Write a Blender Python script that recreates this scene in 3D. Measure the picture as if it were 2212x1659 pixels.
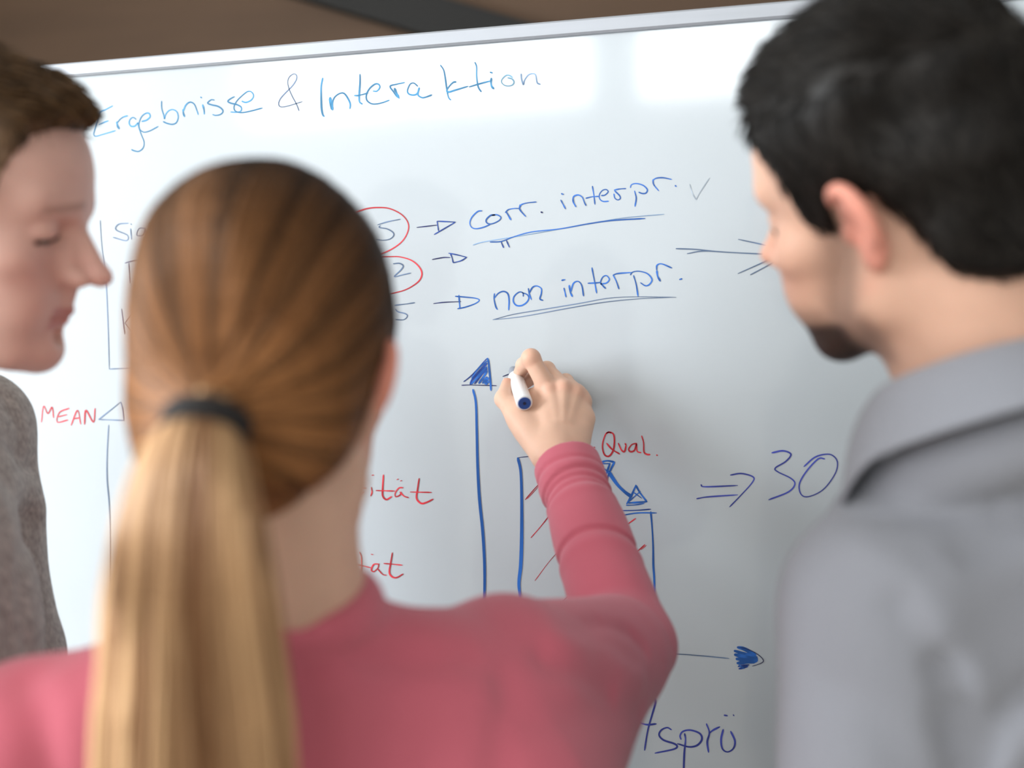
import bpy, math, random
import numpy as np
import openvdb
from mathutils import Vector, Matrix

random.seed(7)
rng = np.random.default_rng(7)
scene = bpy.context.scene
col = scene.collection
for o in list(bpy.data.objects):
    bpy.data.objects.remove(o)

# ------------------------------------------------------------------ camera
FPX = 2151.0
YAW, PITCH, ROLL = map(math.radians, (13.8, 5.2, 1.153))
CAM = np.array([0.0, -1.217, 1.58])
FW = np.array([-math.sin(YAW) * math.cos(PITCH), math.cos(YAW) * math.cos(PITCH), -math.sin(PITCH)])
_r0 = np.array([math.cos(YAW), math.sin(YAW), 0.0])
_u0 = np.cross(_r0, FW)
RT = _r0 * math.cos(ROLL) - _u0 * math.sin(ROLL)
UP = _u0 * math.cos(ROLL) + _r0 * math.sin(ROLL)

def ray(px, py):
    return FW + RT * (px - 1106.0) / FPX - UP * (py - 829.5) / FPX

def at(px, py, d):
    """World point seen at photo pixel (px, py) at distance d along the lens axis."""
    return CAM + ray(px, py) * d

def on_board(px, py, y=0.0):
    k = ray(px, py)
    return CAM + k * ((y - CAM[1]) / k[1])

cam = bpy.data.cameras.new('camera')
cam.sensor_width = 36.0
cam.lens = FPX / 2212.0 * 36.0
cam.clip_start = 0.05
cam.dof.use_dof = True
cam.dof.focus_distance = 1.245
cam.dof.aperture_fstop = 1.9
cam.dof.aperture_blades = 0
cam_ob = bpy.data.objects.new('camera', cam)
col.objects.link(cam_ob)
cam_ob.matrix_world = Matrix(((RT[0], UP[0], -FW[0], CAM[0]), (RT[1], UP[1], -FW[1], CAM[1]),
                              (RT[2], UP[2], -FW[2], CAM[2]), (0, 0, 0, 1)))
scene.camera = cam_ob

# ------------------------------------------------------------------ sky, light, exposure
world = bpy.data.worlds.new('sky')
scene.world = world
world.use_nodes = True
world.node_tree.nodes['Background'].inputs[0].default_value = (0.83, 0.92, 1.0, 1)
world.node_tree.nodes['Background'].inputs[1].default_value = 1.2
scene.view_settings.view_transform = 'Standard'
scene.view_settings.look = 'None'
scene.view_settings.exposure = 0.05
scene.view_settings.gamma = 1.0
scene.view_settings.use_curve_mapping = False
scene.cycles.use_denoising = True
scene.cycles.max_bounces = 6
scene.cycles.diffuse_bounces = 3
scene.cycles.sample_clamp_indirect = 6.0
scene.cycles.caustics_reflective = False
scene.cycles.caustics_refractive = False

def area_light(name, loc, target, sx, sy, watts, color=(1, 1, 1)):
    l = bpy.data.lights.new(name, 'AREA')
    l.shape = 'RECTANGLE'; l.size = sx; l.size_y = sy; l.energy = watts; l.color = color
    o = bpy.data.objects.new(name, l); col.objects.link(o)
    o.location = loc
    o.rotation_euler = (Vector(target) - Vector(loc)).to_track_quat('-Z', 'Y').to_euler()
    return o

DAY = (0.90, 0.96, 1.0)
# the two high windows of the wall behind the camera (they mirror in the top of the board)
area_light('window_rear_left_offscreen', (-2.03, -4.62, 2.87), (-2.03, 0, 2.87), 2.2, 0.40, 34, (.97, .985, 1.0))
area_light('window_rear_right_offscreen', (0.15, -4.62, 2.87), (0.15, 0, 2.87), 1.6, 0.40, 26, (.97, .985, 1.0))
# the tall window of the wall at left (the hand and arm throw their shade to the right)
area_light('window_left_offscreen', (-3.62, -2.02, 2.10), (0, -2.02, 2.10), 1.7, 2.1, 225, DAY)

# ------------------------------------------------------------------ materials
def mat(name, color=(.8, .8, .8), rough=.5, attr=None, noise=None, spec=.5, sss=0, metal=0, bump=None, coat=0, stretch=(1, 1, 1), sheen=0):
    m = bpy.data.materials.new(name); m.use_nodes = True
    nt = m.node_tree; n = nt.nodes; L = nt.links
    b = n['Principled BSDF']
    b.inputs['Roughness'].default_value = rough
    b.inputs['Specular IOR Level'].default_value = spec
    b.inputs['Metallic'].default_value = metal
    b.inputs['Coat Weight'].default_value = coat
    if sheen:
        b.inputs['Sheen Weight'].default_value = sheen
        b.inputs['Sheen Roughness'].default_value = .6
    if sss:
        b.inputs['Subsurface Weight'].default_value = sss
        b.inputs['Subsurface Radius'].default_value = (1, .35, .2)
        b.inputs['Subsurface Scale'].default_value = .012
    src = None
    if attr:
        a = n.new('ShaderNodeAttribute'); a.attribute_name = attr; src = a.outputs['Color']
    else:
        c = n.new('ShaderNodeRGB'); c.outputs[0].default_value = (*color, 1); src = c.outputs[0]
    if noise or bump:
        tc = n.new('ShaderNodeTexCoord'); mp = n.new('ShaderNodeMapping'); mp.inputs['Scale'].default_value = stretch
        L.new(tc.outputs['Object'], mp.inputs[0])
    if noise:
        scale, amt = noise
        t = n.new('ShaderNodeTexNoise'); t.inputs['Scale'].default_value = scale; t.inputs['Detail'].default_value = 4
        L.new(mp.outputs[0], t.inputs['Vector'])
        r = n.new('ShaderNodeMapRange'); r.inputs['From Min'].default_value = .25; r.inputs['From Max'].default_value = .75
        r.inputs['To Min'].default_value = 1 - amt; r.inputs['To Max'].default_value = 1 + amt
        L.new(t.outputs['Fac'], r.inputs['Value'])
        mx = n.new('ShaderNodeVectorMath'); mx.operation = 'MULTIPLY'
        L.new(src, mx.inputs[0]); L.new(r.outputs[0], mx.inputs[1]); src = mx.outputs[0]
    L.new(src, b.inputs['Base Color'])
    if bump:
        scale, strength, dist = bump
        t2 = n.new('ShaderNodeTexNoise'); t2.inputs['Scale'].default_value = scale; t2.inputs['Detail'].default_value = 3
        L.new(mp.outputs[0], t2.inputs['Vector'])
        bp = n.new('ShaderNodeBump'); bp.inputs['Strength'].default_value = strength; bp.inputs['Distance'].default_value = dist
        L.new(t2.outputs['Fac'], bp.inputs['Height']); L.new(bp.outputs[0], b.inputs['Normal'])
    return m

def srgb(r, g, b):
    f = lambda c: c / 12.92 if c <= .04045 else ((c + .055) / 1.055) ** 2.4
    return np.array([f(r / 255), f(g / 255), f(b / 255)])

M = dict(
    board=mat('whiteboard_enamel', (.555, .60, .635), rough=.085, spec=.5, noise=(3, .012)),
    ink=mat('marker_ink', attr='Col', rough=.4, spec=.3),
    alu=mat('brushed_aluminium', (.44, .46, .50), rough=.55, metal=.4, noise=(60, .06), stretch=(.05, 1, 1)),
    steel=mat('grey_steel', (.35, .36, .38), rough=.45, metal=.6, noise=(20, .05)),
    black=mat('black_rubber', (.02, .02, .02), rough=.6, noise=(30, .2)),
    wall=mat('white_plaster', (.78, .76, .72), rough=.9, noise=(6, .03), bump=(80, .2, .002)),
    brown=mat('brown_timber_wall', (.115, .066, .038), rough=.75, noise=(2.2, .25), stretch=(.3, 1, 3)),
    beam=mat('black_stained_timber', (.008, .007, .006), rough=.7, noise=(8, .3), stretch=(.2, 1, 1)),
    floor=mat('pale_floor', (.46, .42, .37), rough=.4, noise=(5, .2), stretch=(.15, 1, 1)),
    white=mat('white_plastic', (.86, .86, .87), rough=.3, noise=(20, .02)),
    blue=mat('blue_plastic', (.016, .075, .30), rough=.35, noise=(20, .05)),
    navy=mat('dark_blue_plastic', (.004, .012, .05), rough=.5, noise=(20, .05)),
    greyp=mat('grey_plastic', (.30, .31, .36), rough=.4, noise=(20, .05)),
    skin=mat('skin', attr='Col', rough=.52, spec=.35, sss=.12, noise=(45, .05)),
    hair=mat('hair_strands', attr='Col', rough=.48, spec=.22),
    sweater=mat('pink_jersey', (.59, .13, .18), rough=.85, spec=.25, noise=(9, .04), bump=(900, .12, .0006), sheen=.2),
    greyknit=mat('grey_melange_knit', attr='Col', rough=.95, spec=.15, noise=(330, .33), bump=(520, .35, .001), stretch=(1, 1, .45)),
    shirt=mat('grey_cotton_shirt', (.275, .28, .315), rough=.85, spec=.2, noise=(7, .04), bump=(700, .1, .0005), sheen=.15),
    denim=mat('dark_denim', (.035, .045, .075), rough=.9, noise=(200, .2)),
    shoe=mat('black_leather', (.02, .018, .017), rough=.45, noise=(30, .2)),
    elastic=mat('black_elastic', (.012, .010, .010), rough=.8, noise=(300, .3)),
    eye=mat('eye', attr='Col', rough=.15, spec=.5),
)

# ------------------------------------------------------------------ mesh helpers
def new_obj(name, verts, faces, material, parent=None, smooth=False, colors=None, kind=None):
    me = bpy.data.meshes.new(name)
    if isinstance(faces, np.ndarray):
        n = faces.shape[1]
        me.vertices.add(len(verts)); me.vertices.foreach_set('co', np.asarray(verts, np.float32).ravel())
        me.loops.add(faces.size); me.loops.foreach_set('vertex_index', faces.astype(np.int32).ravel())
        me.polygons.add(len(faces)); me.polygons.foreach_set('loop_start', np.arange(0, faces.size, n, dtype=np.int32))
        me.update(calc_edges=True); me.validate()
    else:
        me.from_pydata([tuple(map(float, v)) for v in verts], [], faces)
    if smooth:
        me.polygons.foreach_set('use_smooth', np.ones(len(me.polygons), bool))
    if colors is not None:
        c = np.ones((len(me.vertices), 4), np.float32); c[:, :3] = np.clip(colors, 0, 1)
        a = me.attributes.new('Col', 'FLOAT_COLOR', 'POINT'); a.data.foreach_set('color', c.ravel())
    me.materials.append(M[material] if isinstance(material, str) else material)
    o = bpy.data.objects.new(name, me); col.objects.link(o)
    if parent is not None:
        o.parent = parent
        o.matrix_parent_inverse = parent.matrix_world.inverted()
    if kind:
        o['kind'] = kind
    return o

def thing(name, label, cat, loc, group=None):
    o = bpy.data.objects.new(name, None); col.objects.link(o)
    o.empty_display_size = .1
    o.location = loc; o.matrix_world = Matrix.Translation(loc)
    o['label'] = label; o['category'] = cat
    if group: o['group'] = group
    return o

class MB:
    def __init__(s): s.v = []; s.f = []
    def box(s, lo, hi, ch=0.0):
        x0, y0, z0 = lo; x1, y1, z1 = hi
        b = len(s.v)
        if ch <= 0:
            s.v += [(x, y, z) for z in (z0, z1) for x, y in ((x0, y0), (x1, y0), (x1, y1), (x0, y1))]
            s.f += [tuple(b + i for i in q) for q in ((0, 3, 2, 1), (4, 5, 6, 7), (0, 1, 5, 4), (1, 2, 6, 5), (2, 3, 7, 6), (3, 0, 4, 7))]
        else:  # octagonal bar along its longest side
            d = [x1 - x0, y1 - y0, z1 - z0]; ax = d.index(max(d)); u, w = [i for i in range(3) if i != ax]
            L = [lo[u], hi[u]]; W = [lo[w], hi[w]]
            ring = [(L[0] + ch, W[0]), (L[1] - ch, W[0]), (L[1], W[0] + ch), (L[1], W[1] - ch), (L[1] - ch, W[1]), (L[0] + ch, W[1]), (L[0], W[1] - ch), (L[0], W[0] + ch)]
            for e in (lo[ax], hi[ax]):
                for p, q in ring:
                    t = [0, 0, 0]; t[ax] = e; t[u] = p; t[w] = q; s.v.append(tuple(t))
            s.f += [tuple(b + i for i in range(8))[::-1], tuple(b + 8 + i for i in range(8))]
            s.f += [(b + i, b + (i + 1) % 8, b + 8 + (i + 1) % 8, b + 8 + i) for i in range(8)]
        return s
    def lathe(s, prof, origin, axis, n=28):
        """prof: list of (t along axis, radius)."""
        a = np.asarray(axis, float); a /= np.linalg.norm(a)
        u = np.cross(a, (0, 0, 1) if abs(a[2]) < .9 else (1, 0, 0)); u /= np.linalg.norm(u); w = np.cross(a, u)
        b = len(s.v); o = np.asarray(origin, float)
        for t, r in prof:
            for i in range(n):
                g = 2 * math.pi * i / n
                s.v.append(tuple(o + a * t + (u * math.cos(g) + w * math.sin(g)) * r))
        for j in range(len(prof) - 1):
            for i in range(n):
                s.f.append((b + j * n + i, b + j * n + (i + 1) % n, b + (j + 1) * n + (i + 1) % n, b + (j + 1) * n + i))
        s.f.append(tuple(b + i for i in range(n))[::-1])
        s.f.append(tuple(b + (len(prof) - 1) * n + i for i in range(n)))
        return s
    def build(s, name, material, parent=None, smooth=False, kind=None):
        return new_obj(name, s.v, s.f, material, parent, smooth, kind=kind)

def smooth_path(pts, n=8):
    p = np.asarray(pts, float)
    if len(p) < 3:
        return np.array([p[0] * (1 - t) + p[-1] * t for t in np.linspace(0, 1, n + 1)])
    q = np.vstack([2 * p[0] - p[1], p, 2 * p[-1] - p[-2]])
    out = []
    for i in range(1, len(q) - 2):
        for t in np.linspace(0, 1, n, endpoint=False):
            a, b, c, d = q[i - 1:i + 3]
            out.append(.5 * (2 * b + (c - a) * t + (2 * a - 5 * b + 4 * c - d) * t * t + (3 * b - a - 3 * c + d) * t ** 3))
    out.append(p[-1])
    return np.array(out)

# ------------------------------------------------------------------ the room
def structure(name, mb, material):
    o = mb.build(name, material); o['kind'] = 'structure'; return o

X0, X1, Y0, Y1, H = -3.6, 3.4, -4.6, 2.3, 3.4
structure('floor', MB().box((X0 - .2, Y0 - .2, -.1), (X1 + .2, Y1 + .2, 0)), 'floor')
structure('ceiling', MB().box((X0 - .2, Y0 - .2, H), (X1 + .2, Y1 + .2, H + .1)), 'wall')
structure('wall_back', MB().box((X0 - .2, Y1, 0), (X1 + .2, Y1 + .15, H)), 'brown')
structure('wall_right', MB().box((X1, Y0, 0), (X1 + .15, Y1, H)), 'wall')

def wall_with_holes(name, axis, c0, c1, span, holes):
    """A wall slab with rectangular window openings: holes are (a0, a1, z0, z1) along the wall."""
    mb = MB(); cuts = sorted(holes); pos = span[0]
    def add(a0, a1, z0, z1):
        if a1 - a0 < 1e-4 or z1 - z0 < 1e-4: return
        if axis == 'x': mb.box((a0, c0, z0), (a1, c1, z1))
        else: mb.box((c0, a0, z0), (c1, a1, z1))
    for a0, a1, z0, z1 in cuts:
        add(pos, a0, 0, H); add(a0, a1, 0, z0); add(a0, a1, z1, H); pos = a1
    add(pos, span[1], 0, H)
    return structure(name, mb, 'wall')

rear = [(-3.20, -.86, 2.63, 3.11), (-.72, 1.0, 2.63, 3.11)]
left = [(-2.90, -1.14, 1.0, 3.2)]
wall_with_holes('wall_front', 'x', Y0 - .15, Y0, (X0 - .2, X1 + .2), rear)
wall_with_holes('wall_left', 'y', X0 - .15, X0, (Y0, Y1), left)
def window(n, axis, c, hole):
    a0, a1, z0, z1 = hole
    root = bpy.data.objects.new('window_%d' % n, None); col.objects.link(root); root['kind'] = 'structure'
    mids = np.linspace(a0, a1, 3 if a1 - a0 > 1.5 else 2)
    def bar(name, p0, p1, q0, q1):
        mb = MB()
        if axis == 'x': mb.box((p0, c - .05, q0), (p1, c + .01, q1), .006)
        else: mb.box((c - .05, p0, q0), (c + .01, p1, q1), .006)
        mb.build(name, 'white', root)
    bar('frame_rail', a0, a1, z0, z0 + .05); bar('frame_rail', a0, a1, z1 - .05, z1)
    for m_ in mids: bar('frame_stile', max(a0, m_ - .03), min(a1, m_ + .03), z0, z1)
for i, h_ in enumerate(rear): window(i + 1, 'x', Y0 - .03, h_)
window(3, 'y', X0 - .03, left[0])

# black diagonal timber on the back wall
pA, pB = on_board(560, -72, Y1 - .05), on_board(1320, 152, Y1 - .05)
dv = (pB - pA) / np.linalg.norm(pB - pA); pA = pA - dv * .3; pB = pB + dv * 1.1; up_ = np.array([-dv[2], 0, dv[0]])
if up_[2] < 0: up_ = -up_
hw = .068
bv = []
for p_ in (pA, pB):
    for s_, yy in ((-1, Y1 - .1), (1, Y1 - .1), (1, Y1), (-1, Y1)):
        q_ = p_ + up_ * hw * s_; bv.append((q_[0], yy, q_[2]))
tb = new_obj('trim_1', bv, [(0, 1, 2, 3), (7, 6, 5, 4), (0, 4, 5, 1), (1, 5, 6, 2), (2, 6, 7, 3), (3, 7, 4, 0)], 'beam')
tb['kind'] = 'structure'

# ------------------------------------------------------------------ whiteboard
TOP = on_board(875, 75.1)[2]
zt = TOP                       # outer top edge of the frame
BX0, BX1, BZ0 = -1.55, .85, zt - 1.24
wb = thing('whiteboard', 'large white enamel whiteboard in an aluminium frame, covered in blue and red marker notes', 'whiteboard', (-.35, .05, 0))
MB().box((BX0 + .01, .0, BZ0 + .01), (BX1 - .01, .016, zt - .01)).build('writing_surface', 'board', wb)
fw = .0185
MB().box((BX0, -.006, zt - fw), (BX1, .022, zt), .0025).build('frame_rail', 'alu', wb)
MB().box((BX0, -.006, BZ0), (BX1, .022, BZ0 + fw), .0025).build('frame_rail', 'alu', wb)
for x_ in (BX0, BX1 - fw):
    MB().box((x_, -.0055, BZ0), (x_ + fw, .0215, zt), .0025).build('frame_stile', 'alu', wb)
MB().box((-1.2, -.075, BZ0 - .012), (.5, .0, BZ0 + .004)).build('pen_tray', 'alu', wb)
for x_ in (BX0 + .12, BX1 - .16):
    MB().box((x_, .022, .06), (x_ + .04, .062, zt - .05), .006).build('stand_post', 'steel', wb)
    ft = MB().box((x_ - .005, -.075, .055), (x_ + .045, .45, .095), .008).build('stand_foot', 'steel', wb)
    for y_ in (-.045, .42):
        MB().lathe([(-.012, .0), (-.012, .024), (-.009, .0285), (.009, .0285), (.012, .024), (.012, 0)], (x_ + .02, y_, .0285), (1, 0, 0), 20).build('caster', 'black', ft, True)
MB().box((BX0 + .12, .03, .3), (BX1 - .12, .055, .34), .006).build('stand_crossbar', 'steel', wb)

INK = dict(teal=srgb(58, 126, 168), blue=srgb(44, 98, 176), navy=srgb(34, 66, 140), dark=srgb(38, 44, 92), pale=srgb(120, 150, 185),
           grey=srgb(95, 115, 145), violet=srgb(62, 72, 160), red=srgb(200, 52, 62), redd=srgb(176, 38, 52), ghost=srgb(160, 172, 185), lteal=srgb(115, 160, 185))
ink_n = [0]
def drawing(name, label, strokes, zoom=(0, 0, 1), ink='blue', w=3.0):
    """strokes: point lists (optionally (points, width, ink)) measured in a magnified piece of the photo; laid on the board as ribbons of ink."""
    ox, oy, s = zoom
    V = []; Fc = []; Cc = []
    for st in strokes:
        pts, wd, ik = st, w, ink
        if isinstance(st, tuple) and len(st) in (2, 3) and isinstance(st[0], list):
            pts = st[0]; wd = st[1] or w; ik = st[2] if len(st) == 3 else ink
        P = [(ox + a / s, oy + b / s) for a, b in pts]
        P = smooth_path([on_board(*q)[[0, 2]] for q in P], 7)
        seg = np.linalg.norm(np.diff(P, axis=0), axis=1)
        P = P[np.append(True, seg > 1e-5)]
        if len(P) < 2: continue
        ink_n[0] += 1
        y = -.00025 - .000006 * (ink_n[0] % 60)
        T = np.gradient(P, axis=0); T /= np.linalg.norm(T, axis=1)[:, None] + 1e-9
        N = np.stack([-T[:, 1], T[:, 0]], 1)
        hwid = np.full(len(P), wd / 2 / 1725.0)
        hwid *= 1 + .16 * np.sin(np.linspace(0, rng.uniform(4, 9), len(P)) + rng.uniform(0, 6))
        hwid[0] *= .7; hwid[-1] *= .55
        base = len(V)
        c0 = INK[ik]; var = 1 + .45 * np.clip(np.sin(np.linspace(0, rng.uniform(3, 8), len(P)) + rng.uniform(0, 6)), -.3, 1)
        for i in range(len(P)):
            for sg in (1, -1):
                q = P[i] + N[i] * hwid[i] * sg; V.append((q[0], y, q[1])); Cc.append(c0 * var[i])
        for i in range(len(P) - 1):
            b = base + 2 * i; Fc.append((b, b + 1, b + 3, b + 2))
        for e, sg in ((0, -1), (len(P) - 1, 1)):          # rounded ends
            b = len(V); V.append((P[e][0], y, P[e][1])); Cc.append(c0 * var[e])
            ang = math.atan2(T[e][1], T[e][0]) + (math.pi if sg < 0 else 0)
            for k in range(7):
                g = ang - math.pi / 2 + math.pi * k / 6
                V.append((P[e][0] + hwid[e] * math.cos(g), y, P[e][1] + hwid[e] * math.sin(g))); Cc.append(c0 * var[e])
            Fc += [(b, b + 1 + k, b + 2 + k) for k in range(6)]
    o = new_obj(name, V, Fc, 'ink', wb, colors=np.array(Cc))
    o['label'] = label
    return o

Z1 = (190, 180, 5.53)
drawing('handwritten_word', 'teal heading word Ergebnisse', [
    [(295, 270), (210, 315), (140, 350), (110, 450), (80, 560), (70, 610), (95, 632), (180, 610), (330, 565)], [(130, 492), (190, 468), (245, 447)],
    ([(345, 465), (355, 510), (375, 545)], 5), [(350, 470), (390, 425), (430, 400), (475, 388)],
    [(575, 430), (540, 408), (505, 430), (492, 475), (515, 512), (560, 510), (595, 475), (600, 490), (612, 540), (640, 620), (670, 700), (660, 770), (610, 812), (560, 808), (520, 792)],
    [(645, 455), (700, 440), (742, 400), (730, 360), (690, 360), (640, 400), (610, 480), (620, 550), (670, 583), (740, 568), (840, 515)],
    [(880, 215), (882, 300), (905, 380), (915, 425), (930, 370), (970, 325), (1020, 315), (1065, 345), (1078, 410), (1055, 470), (1010, 490), (950, 480), (900, 458)],
    ([(1135, 315), (1140, 360), (1155, 400)], 4), [(1140, 330), (1170, 260), (1220, 225), (1270, 250), (1300, 320), (1318, 375)],
    ([(1370, 258), (1385, 310), (1390, 368)], 3.6), [(1345, 165), (1360, 173)],
    [(1510, 200), (1470, 198), (1430, 235), (1470, 255), (1560, 278), (1612, 325), (1590, 368), (1530, 383), (1490, 374)],
    [(1750, 160), (1710, 180), (1672, 212), (1700, 235), (1780, 255), (1830, 285), (1830, 325), (1790, 345), (1705, 343)],
    [(1840, 215), (1890, 228), (1950, 200), (1978, 150), (1955, 105), (1910, 98), (1850, 140), (1780, 210), (1745, 280), (1760, 330), (1830, 350), (1930, 335), (2085, 295)]],
    Z1, 'teal', 3.0)
Z2 = (580, 130, 6.1444)
drawing('handwritten_sign', 'thin teal ampersand in the heading', [[(405, 670), (370, 580), (320, 490), (275, 385), (255, 290), (280, 220), (340, 182), (375, 210), (365, 270), (310, 350), (230, 430), (160, 510), (135, 580), (165, 620), (260, 608), (450, 550)]], Z2, 'grey', 2.3)
Z3 = (900, 120, 7.3733)
def z32(l): return [((900 + a / 7.3733 - 580) * 6.1444, (120 + b / 7.3733 - 130) * 6.1444) for a, b in l]
drawing('handwritten_word', 'teal heading word Interaktion', [
    ([(720, 240), (700, 350), (700, 500), (705, 640), (720, 720), (740, 748)], 4.2), ([(820, 505), (825, 580), (850, 655)], 6.5),
    ([(850, 655), (850, 560), (880, 490), (940, 445), (1000, 440), (1050, 500), (1085, 580), (1080, 645)], 3.4),
    ([(1215, 190), (1215, 300), (1205, 450), (1208, 550), (1245, 583)], 3.8), [(1140, 470), (1200, 468), (1320, 437)],
    [(1390, 410), (1440, 410), (1478, 360), (1460, 320), (1410, 320), (1340, 380), (1300, 460), (1305, 530), (1360, 575), (1430, 582), (1520, 562), (1605, 530)],
    [(1805, 297), (1700, 320), (1615, 347), (1660, 420), (1700, 480), (1738, 505)], ([(1675, 380), (1700, 440), (1725, 490)], 5),
    [(1980, 345), (1930, 305), (1880, 320), (1845, 400), (1865, 450), (1930, 463), (1975, 440), (2000, 370)], ([(2000, 370), (1985, 430), (1990, 470), (2040, 498), (2090, 490), (2168, 462)], 3.6),
    z32([(380, 155), (430, 230), (455, 350), (475, 500), (495, 620), (515, 680), (545, 708)]), (z32([(625, 420), (580, 430), (520, 490), (480, 560), (520, 580), (620, 550), (820, 490)]), 3.4),
    z32([(930, 110), (955, 180), (955, 320), (970, 450), (990, 520), (1030, 578)]), z32([(840, 500), (970, 460), (1100, 425), (1180, 405)]),
    (z32([(1190, 365), (1185, 430), (1195, 490), (1230, 530)]), 4), z32([(1170, 265), (1205, 278)]),
    (z32([(1525, 350), (1480, 318), (1420, 320), (1360, 380), (1355, 430), (1400, 475), (1470, 485), (1530, 465), (1550, 420), (1520, 375), (1450, 355)]), 2.6, 'lteal'),
    (z32([(1665, 295), (1670, 370), (1700, 465), (1720, 390), (1780, 310), (1850, 288), (1895, 310), (1910, 390), (1925, 440), (1970, 460)]), 2.8, 'pale')],
    Z2, 'teal', 3.0)
Z4 = (780, 430, 4.8087)
for nm, pts in (('red ring around the upper number', [(-60, 140), (60, 100), (180, 88), (300, 100), (420, 160), (485, 240), (490, 320), (450, 410), (380, 480), (270, 545), (150, 585), (40, 600)]),
                ('red ring around the lower number', [(200, 600), (300, 598), (400, 600), (520, 635), (600, 700), (632, 770), (610, 840), (540, 900), (440, 950), (300, 985)])):
    drawing('drawn_ring', nm, [pts], Z4, 'red', 2.8)
drawing('handwritten_number', 'blue number 5 in the upper red ring', [[(405, 210), (280, 235), (170, 268)], [(200, 275), (190, 295), (270, 310), (330, 345), (338, 380), (300, 415), (230, 428), (150, 420)]], Z4, 'grey', 2.2)
drawing('handwritten_number', 'blue number 2 in the lower red ring', [[(335, 672), (400, 668), (438, 695), (410, 740), (345, 805), (420, 790), (515, 768)]], Z4, 'grey', 2.6)
drawing('drawn_arrow', 'blue arrow pointing to corr. interpr.', [([(580, 295), (690, 282), (795, 270)], 2.2, 'dark'), [(790, 232), (805, 330)], [(760, 368), (860, 310), (980, 240)], [(980, 240), (900, 235), (790, 230)]], Z4, 'navy', 2.4)
drawing('drawn_arrow', 'blue arrow below the first arrow', [([(740, 628), (850, 608), (925, 607)], 2.2, 'dark'), [(930, 570), (945, 610), (958, 662)], [(910, 562), (1000, 580), (1098, 605)], [(1098, 605), (1040, 640), (958, 662)]], Z4, 'navy', 2.4)
drawing('handwritten_word', 'blue word corr.', [
    [(1255, 122), (1210, 130), (1150, 190), (1130, 250), (1150, 295), (1200, 308), (1280, 290), (1345, 260)],
    ([(1390, 165), (1345, 170), (1300, 215), (1310, 250), (1360, 257), (1430, 225), (1452, 190), (1410, 163), (1360, 170)], 2.8),
    ([(1505, 130), (1530, 170), (1555, 215)], 3.4), [(1500, 140), (1530, 110), (1590, 98), (1640, 98)],
    ([(1650, 60), (1650, 110), (1710, 182)], 3), [(1648, 85), (1670, 55), (1740, 38), (1820, 30)], ([(1870, 135), (1884, 141)], 3.4, 'dark')], Z4, 'blue', 2.4)
drawing('ditto_mark', 'pair of short blue ditto strokes', [[(1455, 445), (1480, 505)], [(1510, 430), (1540, 500)]], Z4, 'navy', 2.6)
Z5 = (1160, 370, 5.53)
drawing('handwritten_word', 'blue word interpr. in the upper line', [
    [(285, 345), (340, 450)], ([(293, 268), (315, 276)], 3), ([(430, 320), (435, 370), (465, 425)], 3), [(425, 345), (440, 300), (490, 283), (540, 310), (565, 370), (585, 410)],
    [(662, 180), (680, 290), (692, 395)], [(585, 322), (660, 305), (735, 300)], [(770, 290), (810, 285), (850, 245), (825, 218), (780, 230), (745, 280), (750, 330), (790, 360), (855, 358)],
    [(1060, 207), (985, 212), (920, 225)], [(930, 235), (985, 290), (995, 325), (965, 342), (930, 320), (918, 270)],
    ([(1165, 235), (1185, 320), (1170, 420)], 2.8), [(1115, 195), (1130, 160), (1190, 147), (1270, 170), (1318, 220), (1300, 260), (1260, 266), (1215, 250)],
    [(1385, 100), (1395, 160), (1455, 235)], [(1385, 105), (1430, 82), (1510, 78), (1610, 98)], ([(1650, 170), (1665, 183)], 3)], Z5, 'blue', 2.6)
drawing('tick_mark', 'faint grey tick after the upper line', [[(1825, 155), (1855, 260), (1900, 340)], [(1900, 340), (1950, 250), (2060, 80)]], Z5, 'ghost', 1.8)
Z6 = (830, 590, 5.395)
drawing('handwritten_number', 'blue number 5 in the third line', [[(355, 345), (250, 360), (120, 375)], [(130, 420), (160, 450), (240, 470), (270, 495), (250, 530), (210, 545), (130, 540)]], Z6, 'grey', 2.4)
drawing('drawn_arrow', 'blue arrow pointing to non interpr.', [([(575, 355), (700, 340), (895, 332)], 2.2, 'dark'), ([(870, 258), (882, 410)], 3.2), [(830, 270), (950, 280), (1060, 292), (1108, 315), (1060, 355), (950, 395), (855, 415)]], Z6, 'blue', 2.6)
drawing('handwritten_word', 'blue word non', [
    [(1285, 240), (1280, 300), (1300, 390), (1320, 425)], [(1285, 290), (1330, 235), (1390, 213), (1440, 240), (1455, 320), (1450, 430)],
    [(1620, 270), (1615, 230), (1570, 222), (1515, 270), (1505, 330), (1540, 375), (1600, 378), (1660, 340), (1685, 290), (1665, 250), (1610, 228)],
    [(1680, 180), (1690, 240), (1715, 310)], [(1690, 230), (1730, 165), (1780, 150), (1830, 180), (1830, 240), (1815, 300), (1850, 318)]], Z6, 'blue', 2.9)
Z7 = (1190, 540, 4.424)
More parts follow.
